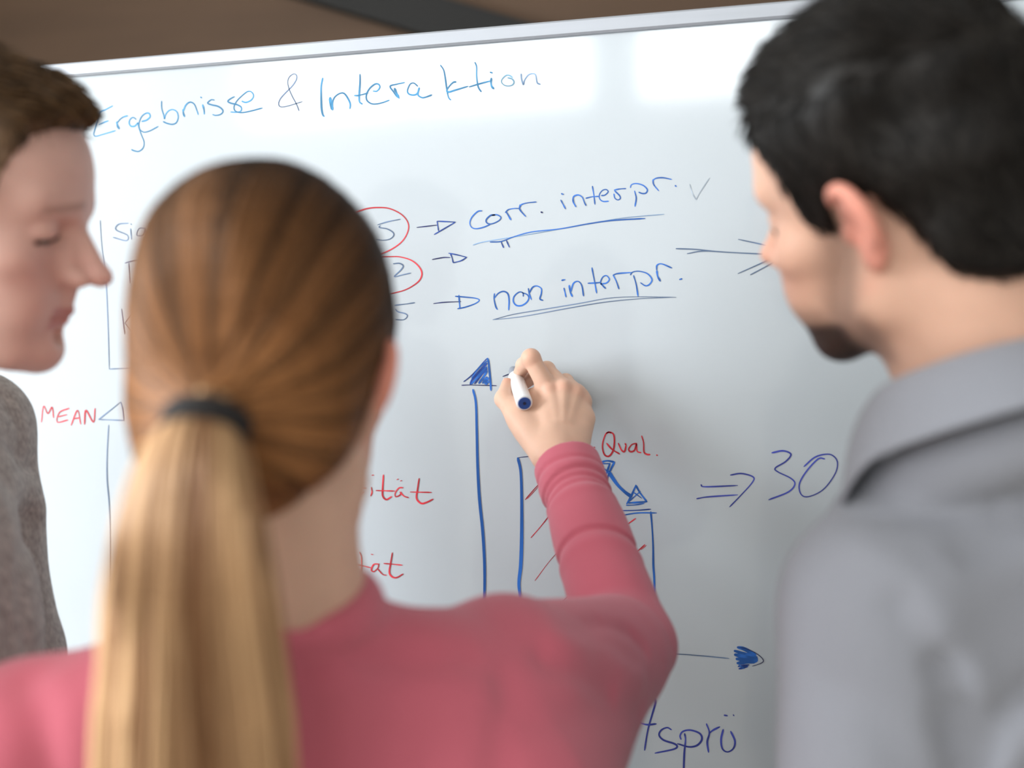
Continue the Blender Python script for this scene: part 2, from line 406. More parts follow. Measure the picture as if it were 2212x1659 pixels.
drawing('handwritten_word', 'blue word interpr. in the lower line', [
    [(125, 365), (145, 450)], ([(105, 290), (135, 283)], 3.2), ([(175, 340), (185, 400), (205, 445)], 3.4), [(190, 400), (215, 320), (260, 300), (295, 340), (312, 440)],
    [(392, 172), (415, 290), (437, 412)], [(355, 318), (420, 315), (475, 310)], [(475, 325), (530, 315), (558, 280), (530, 245), (495, 260), (475, 310), (500, 345), (522, 367)],
    [(595, 240), (625, 300), (650, 372)], [(595, 240), (640, 225), (770, 215)], [(790, 245), (815, 330), (832, 440)],
    ([(760, 238), (780, 212), (840, 203), (920, 225), (965, 280), (945, 325), (905, 342), (855, 312)], 2.6, 'blue'),
    ([(1012, 200), (1020, 250), (1045, 298)], 3.6), [(1010, 190), (1015, 145), (1060, 133), (1155, 172)], ([(1230, 282), (1252, 275)], 3.2)], Z7, 'blue', 2.8)
Z8 = (740, 360, 2.304)
drawing('drawn_underline', 'double blue underline below corr. interpr.', [([(650, 390), (700, 375), (850, 350), (1000, 325), (1250, 280), (1400, 255), (1600, 237)], 1.8, 'pale'), [(735, 375), (790, 372), (850, 350), (940, 325), (1080, 310), (1220, 285), (1340, 268), (1505, 258)]], Z8, 'blue', 2.6)
drawing('drawn_underline', 'thin violet double underline below non interpr.', [[(748, 762), (850, 735), (1000, 710), (1180, 680), (1320, 655), (1450, 648), (1660, 650)], [(748, 762), (900, 745), (1120, 705), (1300, 675), (1470, 658), (1640, 650)]], Z8, 'grey', 1.7)
drawing('drawn_arrow', 'double line blue arrow running behind the bearded face', [([(1660, 408), (1760, 412), (1900, 425), (2090, 435), (2250, 442)], 2.4), [(1715, 433), (1800, 420), (1950, 428), (2230, 440)], [(1970, 362), (2100, 390), (2230, 425)], [(1968, 532), (2120, 465), (2210, 430)], [(2030, 538), (2160, 470), (2250, 430)]], Z8, 'grey', 2.2)
Z9 = (970, 760, 13.825)
drawing('drawn_arrowhead', 'hatched blue arrowhead on top of the vertical axis', [
    ([(380, 997), (600, 988), (900, 995), (1215, 1003), (1420, 1010)], 1.9, 'dark'), ([(440, 890), (560, 800), (700, 680), (850, 520), (1000, 340), (1130, 200)], 2.4, 'navy'),
    ([(1150, 195), (1180, 300), (1210, 600), (1240, 900), (1252, 1150)], 4.2), ([(680, 780), (900, 480), (1150, 260)], 3), ([(640, 960), (700, 820), (900, 600), (1130, 340)], 5, 'navy'), ([(680, 950), (900, 700), (1130, 450)], 5),
    ([(770, 950), (1000, 660), (1140, 500)], 3, 'navy'), ([(900, 930), (1060, 700), (1130, 560)], 5.5), ([(1010, 930), (1130, 750)], 6), ([(1080, 950), (1170, 780)], 6), ([(1120, 960), (1185, 880)], 5)], Z9, 'blue', 2.6)
drawing('drawn_dash', 'short dark dashes beside the pen', [[(1605, 735), (1820, 655)], [(1950, 485), (2000, 445), (2070, 428)]], Z9, 'dark', 1.9)
PX = (0, 0, 1)
drawing('drawn_axis', 'blue vertical axis of the bar chart', [[(1022, 842), (1028, 870), (1030, 930), (1032, 1010), (1036, 1080), (1043, 1150), (1047, 1230), (1046, 1320), (1045, 1404)]], PX, 'blue', 6.0)
drawing('drawn_bar', 'tall blue bar outline with red hatching', [([(1119, 990), (1125, 1020), (1127, 1080), (1127, 1160), (1125, 1220), (1121, 1260), (1124, 1300), (1126, 1400)], 7.0), ([(1118, 989), (1132, 987), (1170, 984), (1255, 980)], 1.8, 'dark'), ([(1255, 982), (1262, 1200), (1262, 1400)], 4)] + [
    ([(960 + a / 2.86, 740 + b / 2.86) for a, b in l], ww, 'redd') for l, ww in (([(500, 970), (560, 900), (640, 820), (760, 690)], 2.2), ([(512, 965), (570, 902), (640, 828)], 1.2), ([(535, 1205), (600, 1130), (680, 1030), (800, 900)], 2.0), ([(560, 1470), (650, 1350), (740, 1250), (850, 1130)], 1.3), ([(690, 1665), (740, 1590), (800, 1540), (860, 1470)], 1.6))], PX, 'blue', 6)
Z10 = (1260, 900, 3.568)
drawing('drawn_bar', 'shorter blue bar outline with red hatching', [[(520, 735), (530, 850), (538, 1000), (540, 1150), (548, 1300), (550, 1800)], ([(100, 735), (240, 725), (400, 722), (520, 713)], 2.6, 'navy'), ([(100, 775), (280, 762), (420, 742), (565, 742)], 2.6),
    ([(250, 905), (330, 838), (403, 784)], 2.2, 'red'), ([(340, 1100), (435, 1022), (475, 985)], 2.2, 'red'), ([(445, 1026), (487, 990)], 1.2, 'red')], Z10, 'blue', 4)
drawing('drawn_arrow', 'thick blue double headed arrow between the bars', [([(195, 425), (260, 520), (320, 580), (370, 615)], 7.5), [(335, 672), (370, 610), (405, 530)], [(405, 530), (440, 590), (490, 655)], [(490, 655), (400, 662), (345, 665)], ([(332, 683), (400, 680), (470, 668)], 2.4), ([(350, 655), (440, 575)], 2.4), ([(390, 585), (450, 628)], 2.4),
    [(120, 358), (180, 340), (240, 350)], [(240, 350), (215, 400), (180, 485)], [(205, 360), (178, 440)], ([(160, 400), (200, 432)], 3), ([(130, 362), (205, 362)], 2.5)], Z10, 'blue', 4)
drawing('handwritten_word', 'red word Qual. beside the cuff', [[(215, 125), (180, 125), (155, 180), (148, 240), (165, 295), (200, 303), (230, 260), (240, 190), (232, 135), (200, 118), (180, 130)], [(180, 205), (220, 250), (280, 288)], [(270, 205), (295, 258), (318, 268), (330, 220)], [(330, 220), (322, 205)],
    [(410, 205), (375, 215), (350, 250), (365, 270), (395, 258), (410, 210), (415, 265), (445, 278)], [(450, 148), (465, 200), (468, 270), (490, 290), (515, 292)], [(565, 294), (571, 300)], ([(84, 234), (90, 237)], 2)], Z10, 'red', 3.2)
drawing('handwritten_sign', 'blue double lined implication arrow', [[(908, 525), (940, 540), (1190, 530)], [(875, 632), (960, 618), (1190, 602)], [(1135, 450), (1220, 438), (1310, 465), (1300, 510), (1220, 600), (1128, 695)]], Z10, 'violet', 2.9)
drawing('handwritten_number', 'large blue number 30 beside the grey collar', [[(1455, 278), (1540, 263), (1600, 290), (1560, 345), (1480, 395), (1500, 425), (1600, 475), (1630, 520), (1580, 580), (1430, 640)], ([(1860, 325), (1810, 325), (1720, 420), (1665, 520), (1680, 600), (1740, 615), (1850, 560), (1940, 440), (1958, 350), (1920, 298), (1860, 290), (1780, 315), (1700, 385)], 2.6), ([(2100, 480), (2050, 590), (2000, 680), (1945, 790)], 1.6, 'pale')], Z10, 'violet', 3.2)
Z11 = (740, 980, 5.185)
drawing('handwritten_word', 'red word ending in itaet in the upper row', [[(130, 260), (128, 400), (140, 460), (180, 468), (240, 425)], [(90, 378), (265, 385)], [(322, 375), (330, 430), (315, 475)], ([(325, 243), (350, 238)], 2), ([(458, 238), (450, 380), (450, 470), (490, 513), (550, 480)], 3.6), [(378, 412), (585, 418)],
    [(675, 380), (630, 385), (590, 440), (595, 480), (640, 465), (660, 430)], ([(645, 430), (690, 475), (740, 492)], 3.2), ([(610, 290), (626, 282)], 2), ([(648, 305), (664, 300)], 2), ([(858, 278), (840, 400), (830, 500), (880, 555), (940, 545), (1015, 508)], 3.6), [(760, 428), (995, 433)]], Z11, 'red', 2.8)
drawing('handwritten_word', 'red word ending in taet in the lower row', [[(190, 1105), (210, 1160), (210, 1330)], [(140, 1236), (320, 1278)], [(410, 1235), (350, 1240), (322, 1300), (350, 1320), (395, 1280), (405, 1240)], [(395, 1290), (450, 1350), (490, 1360)], ([(320, 1125), (345, 1130)], 2), ([(558, 1110), (540, 1220), (525, 1330), (560, 1380), (610, 1385), (680, 1345)], 3.6), [(465, 1228), (668, 1247)]], Z11, 'red', 2.8)
Z12 = (1300, 1360, 5.53)
drawing('drawn_axis', 'thin blue horizontal axis of the bar chart', [[(-1500, 235), (0, 265), (810, 287), (1150, 308), (1520, 343)]], Z12, 'grey', 2.0)
drawing('drawn_arrowhead', 'filled blue arrowhead at the end of the horizontal axis', [([(1620, 205), (1760, 240), (1870, 300), (1930, 365), (1900, 400), (1795, 437)], 1.5, 'dark')] + [(l, 7.5) for l in ([(1590, 255), (1850, 330)], [(1625, 212), (1700, 230), (1835, 300)], [(1595, 300), (1855, 350)], [(1615, 350), (1855, 370)], [(1625, 400), (1845, 378)])] + [([(1630, 440), (1760, 420)], 4, 'navy'), ([(1640, 468), (1745, 440)], 4, 'navy'), ([(1640, 425), (1700, 465)], 3)], Z12, 'blue', 5)
drawing('handwritten_word', 'blue word ending in tsprue at the foot of the board', [[(215, 1330), (270, 1315), (315, 1250)], ([(315, 1250), (320, 1340), (290, 1415), (285, 1370), (315, 1300)], 4), ([(625, 810), (640, 870), (600, 1020), (550, 1200), (510, 1440)], 4), [(440, 1108), (540, 1135), (650, 1125)],
    [(830, 1195), (780, 1170), (710, 1200), (685, 1260), (740, 1320), (860, 1360), (900, 1395), (850, 1430), (635, 1475)], [(990, 1245), (1000, 1320), (985, 1480), (975, 1760)], [(945, 1310), (935, 1265), (970, 1215), (1060, 1200), (1170, 1240), (1195, 1310), (1140, 1380), (1040, 1400), (905, 1362)],
    [(1250, 1125), (1285, 1230), (1260, 1340), (1275, 1465)], [(1285, 1235), (1330, 1200), (1410, 1160)], [(1450, 1195), (1425, 1310), (1440, 1420), (1500, 1460), (1570, 1420), (1590, 1330), (1540, 1215)], [(1465, 1022), (1500, 1028)], ([(1570, 1015), (1580, 1030)], 2.4)], Z12, 'violet', 3.8)
Z13 = (60, 440, 2.184)
drawing('drawn_box', 'thin blue box outline around the notes behind the ponytail', [[(342, 80), (350, 200), (370, 380), (380, 600), (385, 780)], [(385, 780), (490, 776), (640, 770)]], Z13, 'grey', 2.2)
Z14 = (200, 320, 2.127)
drawing('handwritten_word', 'blue word Sig inside the box', [[(165, 345), (120, 350), (108, 375), (160, 400), (155, 425), (95, 410)], [(175, 370), (180, 420)], [(177, 348), (179, 352)], [(245, 370), (215, 370), (205, 400), (235, 400), (245, 375), (250, 440)], [(275, 345), (262, 350), (262, 420)]], Z14, 'grey', 2.6)
drawing('handwritten_sign', 'dark letter T inside the box', [[(150, 528), (190, 518), (215, 516)], [(168, 530), (175, 620)]], Z14, 'dark', 2.2)
drawing('handwritten_sign', 'dark letter k inside the box', [[(135, 740), (150, 855)], [(150, 805), (185, 760)], [(152, 805), (185, 845)]], Z14, 'dark', 2.2)
drawing('handwritten_word', 'red word MEAN beside the grey sweater', [[(65, 1030), (75, 955), (95, 990), (115, 960), (122, 1010)], [(195, 965), (150, 985), (140, 1030), (190, 1020)], [(145, 1005), (185, 995)], [(205, 1045), (235, 975), (250, 1040)], [(215, 1015), (245, 1010)], ([(268, 1040), (275, 975), (310, 1030), (318, 965)], 4)], Z13, 'red', 3.2)
drawing('drawn_arrowhead', 'open blue triangle beside the word MEAN', [[(335, 1018), (440, 935)], [(440, 935), (450, 970), (455, 1020)], [(455, 1022), (335, 1018)]], Z13, 'grey', 2.6)
drawing('drawn_axis', 'thin blue vertical axis below the open triangle', [[(382, 1045), (375, 1180), (375, 1300), (385, 1420), (392, 1600), (392, 2000)]], Z13, 'grey', 2.8)

# ------------------------------------------------------------------ marker pen
tip = on_board(1106, 793)
pen_end = at(1133, 871, 1.147)
ax = pen_end - tip; PL = np.linalg.norm(ax); ax /= PL
pen = thing('marker_pen', 'white whiteboard marker with a blue end plug, held against the board', 'marker', tuple(tip))
MB().lathe([(.0, .0008), (.003, .0022), (.010, .0026)], tip, ax, 16).build('nib', 'navy', pen, True)
MB().lathe([(.010, .0050), (.013, .0058), (.030, .0062), (.032, .0084), (.036, .0088)], tip, ax, 24).build('grip_collar', 'greyp', pen, True)
MB().lathe([(.036, .0088), (.037, .0094), (PL - .0025, .0096), (PL - .0006, .0092), (PL, .0084)], tip, ax, 36).build('barrel', 'white', pen, True)
plug = MB().lathe([(PL - .002, .0075), (PL + .0006, .0075), (PL + .0010, .0071), (PL + .0008, .0022)], tip, ax, 32).build('end_plug', 'blue', pen)
MB().lathe([(PL, .0019), (PL + .0011, .0019), (PL + .0012, .0012)], tip, ax, 16).build('plug_dimple', 'navy', plug)

# ------------------------------------------------------------------ implicit surfaces for bodies, clothes and hair
def smin(a, b, k):
    if k <= 0: return np.minimum(a, b)
    h = np.clip(.5 + .5 * (a - b) / k, 0, 1)
    return a * (1 - h) + b * h - k * h * (1 - h)

class Vol:
    def __init__(s, lo, hi, h):
        s.lo = np.asarray(lo, float); s.h = h
        s.n = np.ceil((np.asarray(hi) - s.lo) / h).astype(int) + 1
        s.D = np.full(s.n, .2, np.float32)
        s.ax = [(s.lo[i] + h * np.arange(s.n[i])).astype(np.float32) for i in range(3)]
    def blank(s):
        c = Vol.__new__(Vol); c.lo, c.h, c.n, c.ax = s.lo, s.h, s.n, s.ax; c.D = np.full(s.n, .2, np.float32); return c
    def sl(s, lo, hi):
        a = np.clip(np.floor((np.asarray(lo) - s.lo) / s.h).astype(int), 0, s.n)
        b = np.clip(np.ceil((np.asarray(hi) - s.lo) / s.h).astype(int) + 1, 0, s.n)
        return tuple(slice(a[i], b[i]) for i in range(3))
    def xyz(s, q=None):
        q = q or (slice(None),) * 3
        return s.ax[0][q[0]][:, None, None], s.ax[1][q[1]][None, :, None], s.ax[2][q[2]][None, None, :]
    def op(s, prim, k=.01, cut=False):
        f, lo, hi = prim
        m = k + 3 * s.h
        q = s.sl(np.asarray(lo) - m, np.asarray(hi) + m)
        if any(t.stop <= t.start for t in q): return s
        d = f(*s.xyz(q))
        if cut: s.D[q] = -smin(-s.D[q], d, k)
        else: s.D[q] = smin(s.D[q], d, k)
        return s
    def hit(s, px, py, d0=.35, d1=1.5):
        """Where the sight line through a photo pixel meets the surface."""
        d = np.arange(d0, d1, s.h * .5); p = CAM + ray(px, py)[None] * d[:, None]
        i = np.round((p - s.lo) / s.h).astype(int); ok = ((i >= 0) & (i < s.n)).all(1); i = np.clip(i, 0, s.n - 1)
        m = ok & (s.D[i[:, 0], i[:, 1], i[:, 2]] < 0)
        return p[np.argmax(m)] if m.any() else None
    def mesh(s):
        g = openvdb.FloatGrid(.2)
        g.copyFromArray(np.ascontiguousarray(s.D))
        p, q = g.convertToQuads(0.0)
        return p * s.h + s.lo, np.asarray(q)[:, ::-1]

def cone(a, b, ra, rb):
    a = np.asarray(a, float); b = np.asarray(b, float); d = b - a; L2 = max(d @ d, 1e-9)
    def f(x, y, z):
        t = np.clip(((x - a[0]) * d[0] + (y - a[1]) * d[1] + (z - a[2]) * d[2]) / L2, 0, 1)
        return np.sqrt((x - a[0] - d[0] * t) ** 2 + (y - a[1] - d[1] * t) ** 2 + (z - a[2] - d[2] * t) ** 2) - (ra + (rb - ra) * t)
    r = max(ra, rb)
    return f, np.minimum(a, b) - r, np.maximum(a, b) + r

def ell(c, r, R=None):
    c = np.asarray(c, float); r = np.asarray(r, float)
    def f(x, y, z):
        x = x - c[0]; y = y - c[1]; z = z - c[2]
        if R is not None:
            x, y, z = (R[0, 0] * x + R[1, 0] * y + R[2, 0] * z, R[0, 1] * x + R[1, 1] * y + R[2, 1] * z, R[0, 2] * x + R[1, 2] * y + R[2, 2] * z)
        k0 = np.sqrt((x / r[0]) ** 2 + (y / r[1]) ** 2 + (z / r[2]) ** 2)
        k1 = np.sqrt((x / r[0] ** 2) ** 2 + (y / r[1] ** 2) ** 2 + (z / r[2] ** 2) ** 2) + 1e-6
        return k0 * (k0 - 1) / k1
    e = r if R is None else np.full(3, r.max())
    return f, c - e, c + e

def half(p, n, lo, hi):
    """Half space: inside (negative) on the side the normal points away from."""
    p = np.asarray(p, float); n = np.asarray(n, float) / np.linalg.norm(n)
    return (lambda x, y, z: (x - p[0]) * n[0] + (y - p[1]) * n[1] + (z - p[2]) * n[2]), lo, hi

def rotm(rx, ry, rz):
    rx, ry, rz = map(math.radians, (rx, ry, rz))
    return np.array(Matrix.Rotation(rz, 3, 'Z') @ Matrix.Rotation(rx, 3, 'X') @ Matrix.Rotation(ry, 3, 'Y'))

def chain(v, pts, radii, k=.004):
    for i in range(len(pts) - 1):
        v.op(cone(pts[i], pts[i + 1], radii[i], radii[i + 1]), k)

def sst(a, b, x):
    t = np.clip((x - a) / (b - a), 0, 1); return t * t * (3 - 2 * t)

def noise3(x, y, z, seed, f):
    r = np.random.default_rng(seed); out = 0
    for i in range(7):
        k = r.normal(size=3); k *= f * r.uniform(.6, 1.5) / np.linalg.norm(k)
        out = out + np.sin(k[0] * x + k[1] * y + k[2] * z + r.uniform(0, 6.28))
    return out / 4.0

def join(parts):
    """parts: list of (verts, quads, colors)"""
    V, Q, C, b = [], [], [], 0
    for v, q, c in parts:
        V.append(v); Q.append(q + b); C.append(np.broadcast_to(c, (len(v), 3))); b += len(v)
    return np.vstack(V), np.vstack(Q), np.vstack(C)

# ---- head.  Local axes: +X the person's right, +Y the face, +Z up; origin between the ear canals.
def skull_parts(P):
    w = P.get('w', 1.0)
    return [(ell((0, -.010, .046), (.0755 * w, .0985, .087)), 0), (ell((0, .030, .050), (.064 * w, .060, .062)), .02)]

def head_vol(P, neck, h=.0018):
    w = P.get('w', 1.0)
    v = Vol((-.105, -.13, -.19), (.105, .14, .15), h)
    for pr, k in skull_parts(P): v.op(pr, k)
    v.op(ell((0, .036, -.028), (.056 * w, .053, .070)), .025)
    for s in (-1, 1):
        jw = w * P.get('jaw', 1.0)
        chain(v, [(s * .054 * jw, -.008, -.018), (s * .050 * jw, .004, -.056), (s * .024, .060, -.084), (s * .004, .076, -.088)], [.016, .017, .016, .0155], .02)
        v.op(ell((s * .046 * w, .058, -.012), (.020, .020, .017)), .018)           # cheekbone
        v.op(ell((s * .033 * w, .066, -.045), (.020, .020, .024)), .02)            # cheek
        v.op(cone((s * .044, .070, .037), (s * .010, .0835, .034), .0085, .0095), .016)  # brow
    v.op(ell((0, .0765, -.0855), (.019, .0115, .0140)), .012)                      # chin
    v.op(ell((0, .075, -.052), (.026, .0165, .022)), .014)                         # muzzle
    for s in (-1, 1):
        v.op(ell((s * .029, .095, .013), (.0180, .0175, .0115)), .010, cut=True)    # eye socket
    v.op(cone((0, .083, .026), (0, .1105, -.0125), .0072, .0088), .009)            # nose bridge
    for s in (-1, 1): v.op(cone((s * .0050, .0800, .016), (s * .0085, .0900, -.016), .0075, .0090), .010)
    v.op(ell((0, .1135, -.0160), (.0102, .0108, .0090)), .005)                     # nose tip
    for s in (-1, 1):
        v.op(ell((s * .0115, .0985, -.0205), (.0072, .0115, .0078)), .004)         # nose wing
        v.op(ell((s * .0058, .1055, -.0275), (.0028, .0060, .0030)), .002, cut=True)
        v.op(ell((s * .031, .0715, .0145), (.0140, .0130, .0118)), .004)           # lid over the eyeball
        v.op(cone((s * .0450, .0760, .0045), (s * .0185, .083, .0105), .0015, .0013), .002, cut=True)
    v.op(cone((0, .0935, -.030), (0, .0900, -.044), .0052, .0062), .010)           # philtrum
    for s in (-1, 1):
        v.op(cone((0, .0935, -.0505), (s * .022, .0765, -.0555), .0046, .0026), .004)   # upper lip
        v.op(cone((0, .0900, -.0605), (s * .021, .0765, -.0575), .0052, .0026), .004)   # lower lip
        v.op(cone((0, .1020, -.0555), (s * .026, .0825, -.0560), P.get('mouth', .0026), .0012), .0025, cut=True)
    v.op(cone((0, .0900, -.0725), (0, .0900, -.0725), .0070, .0070), .010, cut=True)       # fold under the lip
    for s in (-1, 1):                                                              # ears
        R = rotm(0, s * 14, s * 24)
        e0 = np.array((s * P.get('ear', .0785) * w, -.010, .002))
        T = lambda p: e0 + R @ np.array((s * p[0], p[1], p[2]))
        v.op(ell(T((.000, -.004, .000)), (.0065, .0165, .0265), R), .004)
        v.op(ell(T((.009, -.001, .004)), (.0075, .0115, .0185), R), .003, cut=True)
        rim = [T((.003 + .002 * math.sin(a), -.003 - .0165 * math.sin(a) * (1.08 if a < math.pi else .6), .008 + .0235 * math.cos(a))) for a in np.linspace(-.95, 2.5, 12)]
        chain(v, rim, [.0030, .0036] + [.0040] * 8 + [.0036, .0036], .0025)
        anti = [T((.003, -.009 * math.sin(a) - .003, .004 + .014 * math.cos(a))) for a in np.linspace(.3, 2.7, 7)]
        chain(v, anti, [.0026] * 7, .0025)
        v.op(ell(T((.001, .001, -.0235)), (.0050, .0085, .0100), R), .004)        # lobe
        v.op(ell(T((.003, .0105, -.003)), (.0040, .0040, .0065), R), .004)        # tragus
    if neck is not None:
        for a, b, ra, rb in neck: v.op(cone(a, b, ra, rb), .022)
    return v

def head_colors(p, P):
    x, y, z = p.T
    base = np.array(P['skin']); c = np.repeat(base[None], len(p), 0)
    def blend(colr, m):
        nonlocal c
        m = np.clip(m, 0, 1)[:, None]; c = c * (1 - m) + np.array(colr) * m
    g = lambda cx, cy, cz, r, sx=1.0: np.exp(-(((np.abs(x) - cx) * sx) ** 2 + (y - cy) ** 2 + (z - cz) ** 2) / r ** 2)
    blend(P['flush'],   .32 * g(.042, .07, -.02, .024) + .35 * g(0, .11, -.017, .016))
    blend(P['flush'], .75 * sst(.066, .078, np.abs(x)) * sst(.04, .02, np.abs(y + .012)) * sst(-.052, -.036, z))
    lip = np.clip(sst(.0110, .0085, np.abs(z + .0560)) * sst(.026, .020, np.abs(x)) * sst(.075, .080, y + .30 * np.abs(x)), 0, 1)
    blend(P['lip'], .55 * lip)
    if 'beard' in P:
        m = 1.1 * sst(-.056, -.072, z) * sst(.014, .044, y)
        yl = .010 + .32 * np.maximum(0, .01 - z)
        m = np.maximum(m, .6 * sst(.030, .006, np.abs(y - yl)) * sst(.030, .050, np.abs(x) + .25 * np.maximum(0, -z)) * sst(.035, .012, z))
        m = np.maximum(m, .5 * sst(.012, .006, np.abs(z + .040)) * sst(.026, .018, np.abs(x)) * sst(.07, .08, y))
        m = np.maximum(m, .55 * sst(-.044, -.066, z) * sst(-.005, .015, y) * sst(-.115, -.095, z))
        m *= 1 - .9 * lip
        blend(P['beard'], .92 * m)
    blend(P['brow'], P.get('brow_amt', .6) * sst(.0052, .0015, np.abs(z - .0395 + .22 * np.abs(np.abs(x) - .014))) * sst(.008, .012, np.abs(x)) * sst(.052, .046, np.abs(x)) * sst(.05, .06, y))
    return c

def zmin(y, P):
    t = P['hairline']; return np.interp(y, [a for a, b in t], [b for a, b in t])

def cap_vol(P, h=.0024):
    """Hair mass: the skull grown by the local hair thickness above the hairline."""
    v = Vol((-.13, -.16, -.10), (.13, .15, .20), h)
    w = P.get('w', 1.0)
    for pr, k in skull_parts(P): v.op(pr, k)
    v.op(ell((0, -.055, -.022), (.060 * w, .045, .060)), .03)
    x, y, z = v.xyz()
    f = skull_parts(P)
    D = smin(f[0][0][0](x, y, z), f[1][0][0](x, y, z), .02)
    D = smin(D, ell((0, -.055, -.022), (.058 * w, .043, .060))[0](x, y, z), .03)
    lim = sst(-.004, P.get('fade', .022), z - zmin(y, P))
    th = P['thick'](x, y, z)
    D = D - (-.004 + (th + .004) * lim)
    v.D[:] = D + P.get('rough_amp', .0015) * noise3(x, y, z, P.get('seed', 3), P.get('rough_f', 160)) * lim
    return v

def project(v, p, off):
    """Push points onto the surface of a volume (along its gradient), off metres above it."""
    for _ in range(4):
        q = (p - v.lo) / v.h
        i = np.clip(q.astype(int), 1, v.n - 3); fr = np.clip(q - i, 0, 1)
        def samp(di):
            j = i + di; return v.D[j[:, 0], j[:, 1], j[:, 2]]
        d = 0
        for a in (0, 1):
            for b in (0, 1):
                for c in (0, 1):
                    wgt = (fr[:, 0] if a else 1 - fr[:, 0]) * (fr[:, 1] if b else 1 - fr[:, 1]) * (fr[:, 2] if c else 1 - fr[:, 2])
                    d = d + wgt * samp(np.array([a, b, c]))
        g = np.stack([samp(np.eye(3, dtype=int)[k]) - samp(-np.eye(3, dtype=int)[k]) for k in range(3)], 1)
        g /= np.linalg.norm(g, axis=1)[:, None] + 1e-9
        p = p - g * (d - off)[:, None]
    return p, g

def strand_mesh(paths, rad, colors):
    """paths (N,K,3), rad (N,K), colors (N,K,3) -> triangular tubes"""
    N, K, _ = paths.shape
    T = np.gradient(paths, axis=1); T /= np.linalg.norm(T, axis=2)[..., None] + 1e-9
    ref = np.array([.3, .2, .93]); U = np.cross(T, ref); U /= np.linalg.norm(U, axis=2)[..., None] + 1e-9
    W = np.cross(T, U)
    ring = []
    for a in (0, 2.094, 4.189):
        ring.append(paths + (U * math.cos(a) + W * math.sin(a)) * rad[..., None])
    V = np.stack(ring, 2).reshape(-1, 3)
    C = np.repeat(colors[:, :, None], 3, 2).reshape(-1, 3)
    idx = np.arange(N * K * 3).reshape(N, K, 3)
    F = []
    for a in range(3):
        b = (a + 1) % 3
        F.append(np.stack([idx[:, :-1, a], idx[:, :-1, b], idx[:, 1:, b], idx[:, 1:, a]], -1).reshape(-1, 4))
    return V, np.vstack(F), C

# ---- hands
def hand_chains(v, wrist, fore, mcp, pip, dip, tipp, thumb, s=1.0):
    wrist = np.asarray(wrist)
    n = len(mcp)
    side = mcp[0] - mcp[3]; side = side / np.linalg.norm(side)
    for k in range(4):
        o = wrist + side * (.016 - .0105 * k) * s
        v.op(cone(o, mcp[k], .0150 * s, .0112 * s), .010)
        if k:
            v.op(cone(wrist, (np.asarray(mcp[k]) + mcp[k - 1]) / 2, .014 * s, .0098 * s), .008)
    for sg in (-1, 1):
        v.op(cone(wrist + side * sg * .0095 * s, np.asarray(fore) + side * sg * .012 * s, .0178 * s, .021 * s), .012)
    fr = [1.20, 1.10, 1.0, .90]
    for k in range(4):
        r = fr[k] * s
        fv = v.blank()
        chain(fv, [mcp[k], pip[k], dip[k], tipp[k]], [.0108 * r, .0092 * r, .0082 * r, .0068 * r], .0035)
        fv.op(ell(pip[k], np.full(3, .0098 * r)), .004)
        v.D[:] = np.where(fv.D < .05, smin(v.D, fv.D, .0028), v.D)
    fv = v.blank()
    chain(fv, thumb, [.0165 * s, .0130 * s, .0114 * s, .0078 * s], .006)
    v.D[:] = np.where(fv.D < .05, smin(v.D, fv.D, .006), v.D)
    v.op(cone((np.asarray(thumb[0]) + thumb[1]) / 2, (np.asarray(mcp[0]) * .55 + wrist * .45), .0125 * s, .0120 * s), .012)   # web

def relaxed_hand(wrist, down, front, inner, s=1.0):
    """A hanging hand: fingers along down, thumb towards front, palm towards inner."""
    Mx = np.stack([front, down, inner], 1)
    P = lambda a, b, c: np.asarray(wrist) + Mx @ (np.array((a, b, c)) * s)
    mcp = [P(.028, .088, 0), P(.009, .092, -.002), P(-.010, .088, -.001), P(-.027, .080, .002)]
    pip = [P(.030, .124, .012), P(.010, .132, .014), P(-.011, .126, .014), P(-.030, .108, .012)]
    dip = [P(.029, .140, .028), P(.010, .149, .032), P(-.011, .142, .032), P(-.030, .121, .026)]
    tp = [P(.027, .148, .044), P(.009, .156, .050), P(-.011, .149, .049), P(-.029, .128, .040)]
    th = [P(.018, .020, .010), P(.042, .052, .018), P(.046, .080, .026), P(.042, .102, .034)]
    v = Vol(np.asarray(wrist) - .20, np.asarray(wrist) + .20, .0032)
    hand_chains(v, wrist, P(0, -.07, 0), mcp, pip, dip, tp, th, s)
    return v.mesh()

def limbs_skin(J, girl=False):
    """Coarse trunk and limbs of a body, all of it under the clothes."""
    g = .88 if girl else 1.0
    pts = np.array([J[k] for k in J if k != "R_torso"])
    v = Vol(pts.min(0) - .2, pts.max(0) + .16, .009)
    T = J['R_torso']
    v.op(ell(J['chest'], (.130 * g, .085 * g, .19), T), .03)
    v.op(ell(J['belly'], (.120 * g, .080 * g, .17), T), .05)
    v.op(ell(J['pelvis'], (.140 * g, .090 * g, .11), T), .05)
    v.op(cone(J['neck'], J['chest'], .050 * g, .07), .04)
    for s in 'LR':
        v.op(cone(J['sh' + s], J['chest'], .036 * g, .06), .03)
        chain(v, [J['sh' + s], J['el' + s], J['wr' + s]], [.040 * g, .033 * g, .024 * g], .02)
        chain(v, [J['hip' + s], J['kn' + s], J['an' + s]], [.066 * g, .046 * g, .033 * g], .03)
    return v.mesh()

